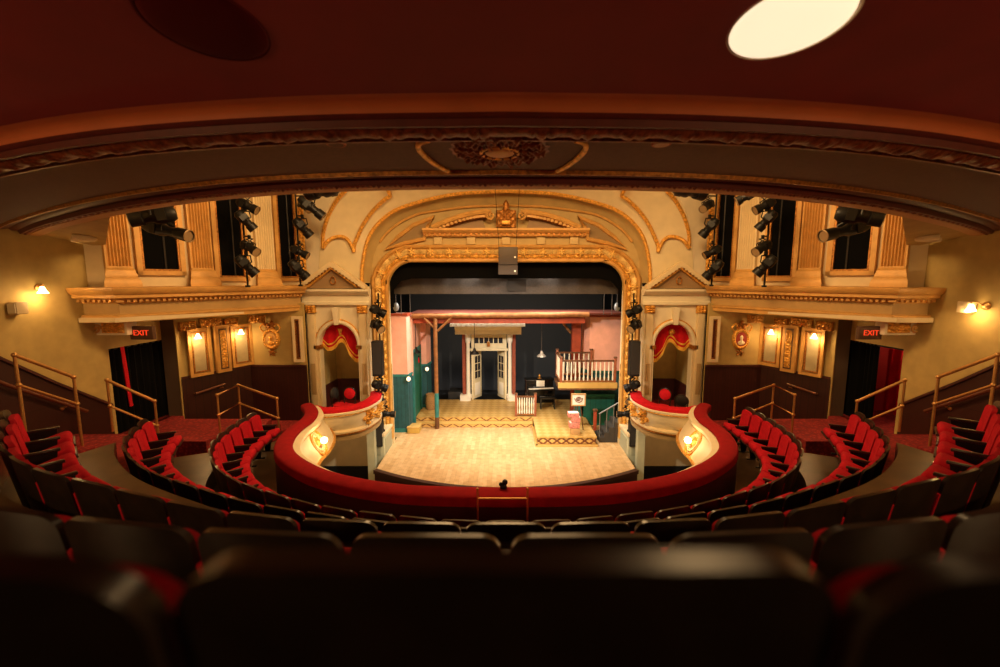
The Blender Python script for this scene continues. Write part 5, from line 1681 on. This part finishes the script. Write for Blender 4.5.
pendant(474.5, 317, 354, 16.2, 'dark pendant lamp hanging in front of the cream doorway', BLACKM)
pendant(541.5, 322, 356.5, 17.0, 'chrome pendant lamp hanging above the piano', CHROME, True)
pendant(416, 318, 353, 16.0, 'dark pendant lamp hanging by the left green door', BLACKM)
for u, v, Y, lb in ((408.5, 379, 15.0, 'small lit globe lamp on the front left teal wall'), (427, 369, 17.05, 'small lit globe lamp on the narrow teal wall behind')):
    p = at(u, v, Y - .1)
    t = thing('globe_wall_lamp', p, lb, 'wall lamp')
    m = MB(); m.ball(p, .07, (1, 1, 1.15), 3); m.build('globe', mat('stage_globe', (.9, .8, .6), .4, emit=(1, .75, .45), estr=2.0), t)
    m = MB(); m.tube([p + Vector((0, 0, .07)), p + Vector((-.04, .06, .14)), p + Vector((-.04, .22, .02))], .014, 8); m.build('bracket', BLACKM, t)
p = at(418, 360, 16.6)
t = thing('red_lantern', p, 'small red and black lantern beside the left green door', 'lantern')
m = MB(); m.lathe([(0, .12), (.05, .10), (.07, .02), (.06, -.1), (0, -.12)], Matrix.Translation(p), 12); m.build('body', RED_BRIGHT, t, 50)
m = MB(); m.lathe([(.0, .2), (.08, .12), (.02, .10)], Matrix.Translation(p), 12); m.build('cap', BLACKM, t)

# piano, stool, sheet music
p0, p1 = at(526, 399, 17.7), at(553.5, 399, 17.7)
t = thing('upright_piano', ((p0.x + p1.x) / 2, 17.75, .31), 'black upright piano at the back of the platform', 'piano')
xa, xb = p0.x, p1.x
m = MB(); m.span((xa, 17.75, .31), (xb, 18.15, 1.30), .01); m.build('case', PIANO, t)
m = MB(); m.span((xa - .03, 17.70, 1.30), (xb + .03, 18.18, 1.35), .01); m.build('lid', PIANO, t)
m = MB(); m.span((xa, 17.42, .92), (xb, 17.78, 1.0), .008); m.build('key_bed', PIANO, t)
m = MB(); m.span((xa + .06, 17.43, 1.0), (xb - .06, 17.58, 1.02)); m.build('keyboard', PAPER, t)
m = MB(); m.span((xa + .3, 17.62, 1.02), (xb - .3, 17.70, 1.06)); m.build('music_shelf', PIANO, t)
for x in (xa + .04, xb - .04):
    m = MB(); m.span((x - .04, 17.45, .31), (x + .04, 17.55, .92), .008); m.build('leg', PIANO, t)
t.rotation_euler = (0, 0, .16)
mp = at(540.5, 387, 17.66)
t = tag(MB().box((mp.x, 17.68, 1.18), (.34, .02, .26), .0, .003).build('sheet_music', PAPER), 'white sheet music standing on the black piano', 'sheet music')
q = at(539.5, 379, 17.9)
t = thing('gold_ornament', (q.x, 17.9, 1.355), 'small gold ornament on top of the black piano', 'ornament')
m = MB(); m.lathe([(.0, .20), (.03, .16), (.05, .10), (.02, .05), (.06, .0), (0, 0)], Matrix.Translation((q.x, 17.9, 1.355)), 14); m.build('body', GOLD, t, 50)
m = MB(); m.box((q.x, 17.9, 1.36), (.16, .12, .012)); m.build('base', GOLD_DARK, t)
b0, b1 = at(539.5, 402, 17.0), at(555.5, 402, 17.0)
t = thing('piano_bench', ((b0.x + b1.x) / 2, 17.0, .31), 'black padded bench in front of the piano', 'bench')
m = MB(); m.span((b0.x, 16.85, .72), (b1.x, 17.2, .82), .03); m.build('seat', PIANO, t)
for x in (b0.x + .05, b1.x - .05):
    for y in (16.9, 17.15):
        m = MB(); m.span((x - .025, y - .025, .31), (x + .025, y + .025, .73)); m.build('leg', PIANO, t)

# balustrades
def balustrade(name, a, b, z0, h_, n, label, posts=(True, True), parent=None, cat='railing'):
    a, b = Vector((*a, z0)), Vector((*b, z0))
    t = parent or thing(name, a, label, cat)
    d = (b - a).normalized()
    up = Vector((0, 0, h_))
    for q, z in ((.05, h_ - .04), (.05, .08)):
        m = MB()
        Mx = Matrix((d, Vector((-d.y, d.x, 0)), Vector((0, 0, 1)))).transposed().to_4x4(); Mx.translation = (a + b) / 2 + Vector((0, 0, z))
        m.box((0, 0, 0), ((b - a).length, .07, .06), M=Mx); m.build('top_rail' if z > .2 else 'bottom_rail', LOG_D if z > .2 else LOG, t)
    for k in range(n):
        p = a.lerp(b, (k + .5) / n)
        m = MB(); m.lathe([(.022, .08), (.03, .2), (.018, .32), (.03, h_ * .6), (.02, h_ - .06)], Matrix.Translation(p), 8); m.build('baluster', WHITE, t)
    for e, f in ((a, posts[0]), (b, posts[1])):
        if f:
            m = MB(); m.box(e + Vector((0, 0, h_ / 2 + .03)), (.09, .09, h_ + .06), 0, .012); m.build('newel_post', NEWEL, t)
            m = MB(); m.box(e + Vector((0, 0, h_ + .08)), (.12, .12, .05), 0, .012); m.build('newel_cap', LOG_D, t)
    return t


pa, pb = at(516, 421, 15.98), at(537.5, 421, 15.98)
balustrade('platform_railing', (pa.x, 15.98), (1.12, 15.98), .31, .82, 8, 'white spindled railing with red posts on the front of the tiled platform')
zd = 1.78
t = thing('set_balcony', (2.9, 15.1, zd), 'small balcony with white spindles on the right of the set', 'balcony')
xl, xr = at(561, 370, 15.0).x, at(615, 370, 15.0).x
m = MB(); m.span((xl - .08, 14.95, zd - .17), (xr + .06, 16.3, zd - .02)); m.build('deck', LOG_D, t)
m = MB(); m.span((xl - .10, 14.92, zd - .10), (xr + .08, 15.0, zd + .10)); m.build('front_board', TREAD, t)
balustrade('x', (xl, 15.0), (xr, 15.0), zd + .06, .86, 13, '', parent=t)
balustrade('x', (xl, 15.0), (xl + .0, 16.2), zd + .06, .95, 8, '', (False, True), parent=t)
balustrade('x', (xl, 16.2), (xl + 1.3, 16.2), zd + .06, .95, 7, '', (False, True), parent=t)

# stairs under the balcony
t = thing('set_stairs', (3.2, 14.6, 0), 'short grey steps with a thin handrail beside the right end of the stage', 'stairs')
for k in range(4):
    m = MB(); m.span((3.18 + k * .17, 14.1, .0), (3.36 + k * .17, 14.85, .18 + k * .17)); m.build('step', mat('grey_step', (.05, .045, .04), .6), t)
m = MB(); m.tube([at(599, 414, 14.2), at(620, 402, 14.2)], .025, 8); m.build('handrail', mat('grey_rail', (.22, .22, .22), .4, .4), t)
for u, v in ((600, 414), (607, 410), (614, 406)):
    a = at(u, v, 14.2)
    m = MB(); m.tube([(a.x, 14.2, .1), a], .014, 8); m.build('baluster', mat('grey_rail', (.22, .22, .22), .4, .4), t)
a = at(594.3, 434, 14.5)
t = thing('newel_post', (a.x, 14.5, 0), 'free-standing red newel post at the right end of the projecting platform', 'post')
m = MB(); m.span((a.x - .05, 14.4, .31), (a.x + .05, 14.5, 1.0), .01); m.build('shaft', RUST, t)
m = MB(); m.span((a.x - .075, 14.37, 1.0), (a.x + .075, 14.53, 1.06), .01); m.build('cap', LOG_D, t)

# sign on its easel, stack of printed boxes
c = at(578.3, 399.5, 14.45)
t = thing('framed_sign', (c.x, 14.45, .9), 'white framed sign with a brown emblem behind the stacked boxes', 'sign')
m = MB(); m.box(c, (.46, .03, .40)); m.build('board', PAPER, t)
m = MB(); frame_rect(m, c, Vector((1, 0, 0)), Vector((0, -1, 0)), .46, .40, .035, .05); m.build('frame', CARTON, t)
m = MB()
m.tube([c + Vector((.10 * (1 - k / 30) * math.cos(k * .45), -.03, .08 * (1 - k / 30) * math.sin(k * .45) + .02)) for k in range(28)], .014, 6)
m.tube([c + Vector((-.14, -.03, .05)), c + Vector((-.08, -.03, -.06)), c + Vector((.02, -.03, -.10)), c + Vector((.12, -.03, -.04)), c + Vector((.14, -.03, .06))], .014, 6)
m.build('emblem', INK, t)
for sx in (-1, 1):
    m = MB(); m.tube([(c.x + sx * .06, 14.48, c.z), (c.x + sx * .2, 14.5, .31)], .018, 6); m.build('easel_leg', LOG_D, t)
m = MB(); m.tube([(c.x, 14.48, c.z), (c.x, 14.8, .31)], .018, 6); m.build('easel_leg', LOG_D, t)
c0 = at(574.5, 437, 14.1)
for k, (dx, wd, hh, z, mt, lb) in enumerate(((0.02, .30, .22, .31, CARTON, 'brown carton at the foot of the box stack before the sign'), (-.02, .34, .20, .53, PINK, 'pink printed box on the brown carton'), (.03, .30, .18, .73, PINK, 'pink printed box, second from the top of the stack'), (-.06, .36, .16, .91, PINK, 'pink printed box at the top of the stack below the sign'))):
    m = MB(); m.box((c0.x + dx, 14.12, z + hh / 2 - .005), (wd, .26, hh - .012), .1 * (k % 2) - .05, .006)
    o = m.build('printed_box' if k else 'carton', mt); tag(o, lb, 'box', 'boxes stacked before the sign')
    o2 = MB().box((c0.x + dx, 14.12, z + hh - .012), (wd * .94, .24, .008), .1 * (k % 2) - .05).build('lid', PAPER if k else CARTON, o)

# left of the stage: basket, yellow step
a = at(431.3, 407, 17.0)
t = thing('wicker_basket', (a.x, 16.9, .31), 'tall round wicker basket beside the narrow teal wall', 'basket')
m = MB()
prof = [(.0, 0), (.17, 0)] + [(.17 + .035 * math.sin(PI * k / 12) + .006 * (k % 2), .02 + .60 * k / 12) for k in range(13)] + [(.15, .62), (.14, .55), (0, .5)]
m.lathe(prof, Matrix.Translation((a.x, 16.9, .31)), 28); m.build('body', WICKER, t, 30)
m = MB(); m.tube([(a.x + .175 * math.cos(k * PI / 12), 16.9 + .175 * math.sin(k * PI / 12), .93) for k in range(24)], .022, 8, True); m.build('rim', WICKER, t)
a, b = at(407.5, 432, 14.95), at(419, 432, 14.95)
t = thing('step_block', ((a.x + b.x) / 2, 15.1, 0), 'small yellow wooden step at the foot of the left teal wall', 'step')
m = MB(); m.span((a.x, 14.95, 0), (b.x, 15.45, .20), .008); m.build('body', YELLOW, t)
m = MB(); m.span((a.x - .02, 14.93, .20), (b.x + .02, 15.45, .235), .006); m.build('tread', TREAD, t)
a, b = at(446, 404, 18.4), at(465, 393, 18.4)
t = tag(MB().span((-2.55, 18.5, 0), (-1.75, 19.3, .6), .01).build('black_rostrum', mat('black_rostrum_paint', (.02, .02, .022), .6)), 'low black rostrum in the dark left of the cream doorway', 'rostrum')

# ------------------------------------------------------------------ hanging speaker in front of the arch
c = at(508, 262, 13.3)
t = thing('hanging_speaker', c, 'grey two-part loudspeaker hanging on wires before the stage arch', 'loudspeaker')
gs = mat('grey_speaker_grille', (.075, .055, .042), .6, .2, .1, 60)
w2 = at(517.5, 262, 13.3).x - at(498.5, 262, 13.3).x
za, zb_, zc_ = at(508, 247.5, 13.3).z, at(508, 265.5, 13.3).z, at(508, 274.5, 13.3).z
m = MB(); m.span((c.x - w2 / 2, 13.1, zb_ + .015), (c.x + w2 / 2, 13.5, za), .02); m.build('upper_cabinet', gs, t)
m = MB(); m.prism([(0, 0), (.35, .0), (.40, zb_ - zc_), (0, zb_ - zc_)], (c.x - w2 / 2, 13.45, zc_), (0, -1, 0), (0, 0, 1), (w2, 0, 0)); m.build('lower_cabinet', gs, t)
for dx, dz in ((.62, .0), (.62, -.02)):
    pass
for z in (za - .3, zc_ + .1):
    m = MB(); m.box((c.x + w2 * .36, 13.06, z), (.05, .02, .05)); m.build('badge', PAPER, t)
for u in (495, 519.5):
    x = at(u, 240, 13.3).x
    m = MB(); m.tube([(c.x + (x - c.x) * .7, 13.3, za), (x, 13.3, 8.4)], .008, 6); m.build('wire', BLACKM, t)

# ------------------------------------------------------------------ stage lights and pipes in the side openings
def stage_light(u, v, Y, rot, tilt, size, label, long=1.0, hang=None):
    p = at(u, v, Y)
    t = thing('stage_light', (0, 0, 0), label, 'stage light', None)
    s = size; l = size * long
    # body points along +Y, then is turned
    R = Matrix.Rotation(rot, 4, 'Z') @ Matrix.Rotation(tilt, 4, 'X')
    A = R @ Matrix.Rotation(-PI / 2, 4, 'X')
    m = MB(); m.lathe([(0, -.20 * l), (.07 * s, -.20 * l), (.10 * s, -.16 * l), (.11 * s, -.04 * l), (.08 * s, .0), (.08 * s, .07 * l), (.10 * s, .08 * l), (.105 * s, .18 * l), (.09 * s, .18 * l), (.085 * s, .15 * l), (0, .15 * l)], A, 20); b = m.build('body', BLACKM, t, 40)
    m = MB(); m.lathe([(0, .168 * l), (.05 * s, .163 * l), (.085 * s, .15 * l), (0, .14 * l)], A, 20); m.build('lens', LENS, b, 60)
    m = MB(); m.lathe([(.100 * s, .17 * l), (.108 * s, .185 * l), (.096 * s, .187 * l), (.09 * s, .175 * l)], A, 24); m.build('rim', RIM, b, 60)
    for k in (-1, 1):
        m = MB(); m.box((0, 0, 0), (.012 * s, .10 * s, .16 * s), M=R @ Matrix.Translation((k * .115 * s, -.08 * l, 0))); m.build('cooling_fin', BLACKM, b)
    m = MB(); m.tube([R @ Vector((-.12 * s, 0, 0)), R @ Vector((-.125 * s, -.02, .10 * s)), Vector((-.08 * s, 0, .20 * s)), Vector((.08 * s, 0, .20 * s)), R @ Vector((.125 * s, -.02, .10 * s)), R @ Vector((.12 * s, 0, 0))], .014 * s, 6); m.build('yoke', BLACKM, t)
    m = MB(); m.box((0, 0, .24 * s), (.05 * s, .06 * s, .09 * s), 0, .008); m.build('clamp', BLACKM, t)
    if hang:
        h = Vector(hang) - p
        m = MB(); m.tube([Vector((0, 0, .25 * s)), Vector((h.x, h.y, .27 * s)), h], .022, 8); m.build('arm', BLACKM, t)
    t.location = p
    return t


def pipe(a, b, label):
    t = thing('lighting_pipe', a, label, 'pipe')
    m = MB(); m.tube([a, b], .024, 10); m.build('tube', BLACKM, t)
    m = MB(); m.tube([Vector(a) + Vector((0, 0, -.0)), Vector(a) + Vector((0, 0, .05))], .06, 12); m.build('foot_flange', BLACKM, t)
    return t


for sg in (-1, 1):
    sd = SIDE[sg]
    U = lambda u: u if sg < 0 else 1012 - u
    names_ = ['outermost', 'middle', 'innermost']
    # pipes
    for k, (u, Y) in enumerate(((247, 10.9), (300, 12.5))):
        p = at(U(u), 275, Y)
        pipe(Vector((p.x, Y, 5.32)), Vector((p.x, Y, 8.6)), 'black upright lighting pipe before the %s opening on the %s upper wall' % (('middle', 'innermost')[k], sd))
    R_ = -sg * .9 if sg > 0 else .9
    lst = [(248, 206, 10.75, 'top', 'middle', 1.1, 1.5), (246, 221, 10.75, 'second', 'middle', 1.15, .8), (250, 248, 10.75, 'third', 'middle', 1.1, 1.9), (247, 266, 10.75, 'lowest', 'middle', 1.25, .9),
           (305, 206, 12.35, 'top', 'innermost', 1.1, 2.2), (303, 228, 12.35, 'second', 'innermost', 1.3, .9), (300, 252, 12.35, 'third', 'innermost', 1.1, 1.5), (299, 270, 12.35, 'lowest', 'innermost', 1.35, .9)]
    for q, (u, v, Y, a_, b_, s, dr) in enumerate(lst):
        px_ = at(U(247 if b_ == 'middle' else 300), 275, Y + .15)
        stage_light(U(u), v, Y, -dr if sg < 0 else dr, -.5 - .35 * (q % 2), s, 'black stage light, %s of four on the pipe before the %s opening, %s side' % (a_, b_, sd), 1.2, (px_.x, Y + .15, at(U(u), v, Y).z + .3))
    # large lights near the upper balcony's edge
    p = at(U(165), 204, 8.3)
    t = thing('lighting_bar', p, 'short black lighting bar above the %s pair of large spotlights' % sd, 'pipe')
    m = MB(); m.tube([p + Vector((-sg * -.55, -.3, .22)), p + Vector((-sg * .35, .2, .22))], .03, 8); m.build('tube', BLACKM, t)
    m = MB(); m.tube([p + Vector((0, 0, .2)), p + Vector((0, 0, 2.2))], .025, 8); m.build('drop_arm', BLACKM, t)
    stage_light(U(152), 216, 8.2, 2.1 if sg < 0 else -2.1, -.22, 1.5, 'large black spotlight with pale rim before the outermost %s opening, upper of two' % sd, 1.25, p + Vector((0, 0, .25)))
    stage_light(U(168), 231, 8.5, -1.75 if sg < 0 else 1.75, -.22, 1.15, 'black spotlight with long barrel before the outermost %s opening, lower of two' % sd, 2.3, p + Vector((0, 0, .25)))
    # lights under the edge of the upper balcony, near the vault
    q = at(U(322), 189, 9.0)
    stage_light(U(322), 190, 9.0, 1.2 if sg < 0 else -1.2, -.1, 1.5, 'black stage light just below the upper balcony edge, %s of the vault' % sd, 1.3, (q.x, q.y, 8.9))
    if sg < 0:
        q = at(312, 208, 11.9)
        stage_light(312, 208, 11.9, -1.2, -.7, 1.3, 'black stage light on an arm beside the left carved strip', 1.5, (at(300, 208, 12.5).x, 12.5, q.z + .3))
    else:
        q = at(745, 196, 9.6)
        stage_light(745, 197, 9.6, 1.2, -.5, 1.0, 'small black stage light at the right edge of the upper balcony between two openings', 1.0, (q.x, q.y, 8.9))
    # column of lights and loudspeakers beside the arch
    px = at(U(379), 330, 13.15)
    pipe(Vector((px.x, 13.2, .72)), Vector((px.x, 13.2, 5.1)), 'black upright lighting pipe beside the stage arch, %s side' % sd)
    for q, (u, v) in enumerate(((378, 311), (377.5, 326), (380, 386), (379, 399))):
        stage_light(U(u), v, 13.0, (-2.2 if sg < 0 else 2.2) * (1 if q % 2 else .5), -.5, 1.25, 'black stage light on the pipe beside the stage arch, %s side, %s' % (sd, ['top of four', 'second of four', 'third of four', 'lowest of four'][q]), 1.0, (px.x, 13.2, at(U(u), v, 13.0).z + .3))
    for q, (va, vb, lb) in enumerate(((341, 376, 'black loudspeaker on the pipe beside the stage arch, %s side, over the box rail'), (422, 446, 'black loudspeaker low beside the stage arch, %s side, behind the box'))):
        a, b = at(U(371.8), va, 13.0), at(U(383), vb, 13.0)
        t = thing('loudspeaker', (a + b) / 2, lb % sd, 'loudspeaker')
        m = MB(); m.span((a.x, 12.92, a.z), (b.x, 13.2, b.z), .015); m.build('cabinet', BLACK_P, t)
        m = MB(); m.span((a.x + (b.x - a.x) * .1, 12.905, a.z + (b.z - a.z) * .06), (a.x + (b.x - a.x) * .9, 12.925, a.z + (b.z - a.z) * .94)); m.build('grille', mat('dark_grille', (.025, .022, .02), .7), t)
    stage_light(U(387), 414, 13.2, (-1.4 if sg < 0 else 1.4), -.1, 1.0, 'small black stage light low beside the stage arch reaching in from the %s' % sd, 1.4, (px.x, 13.2, at(U(387), 414, 13.2).z + .25))
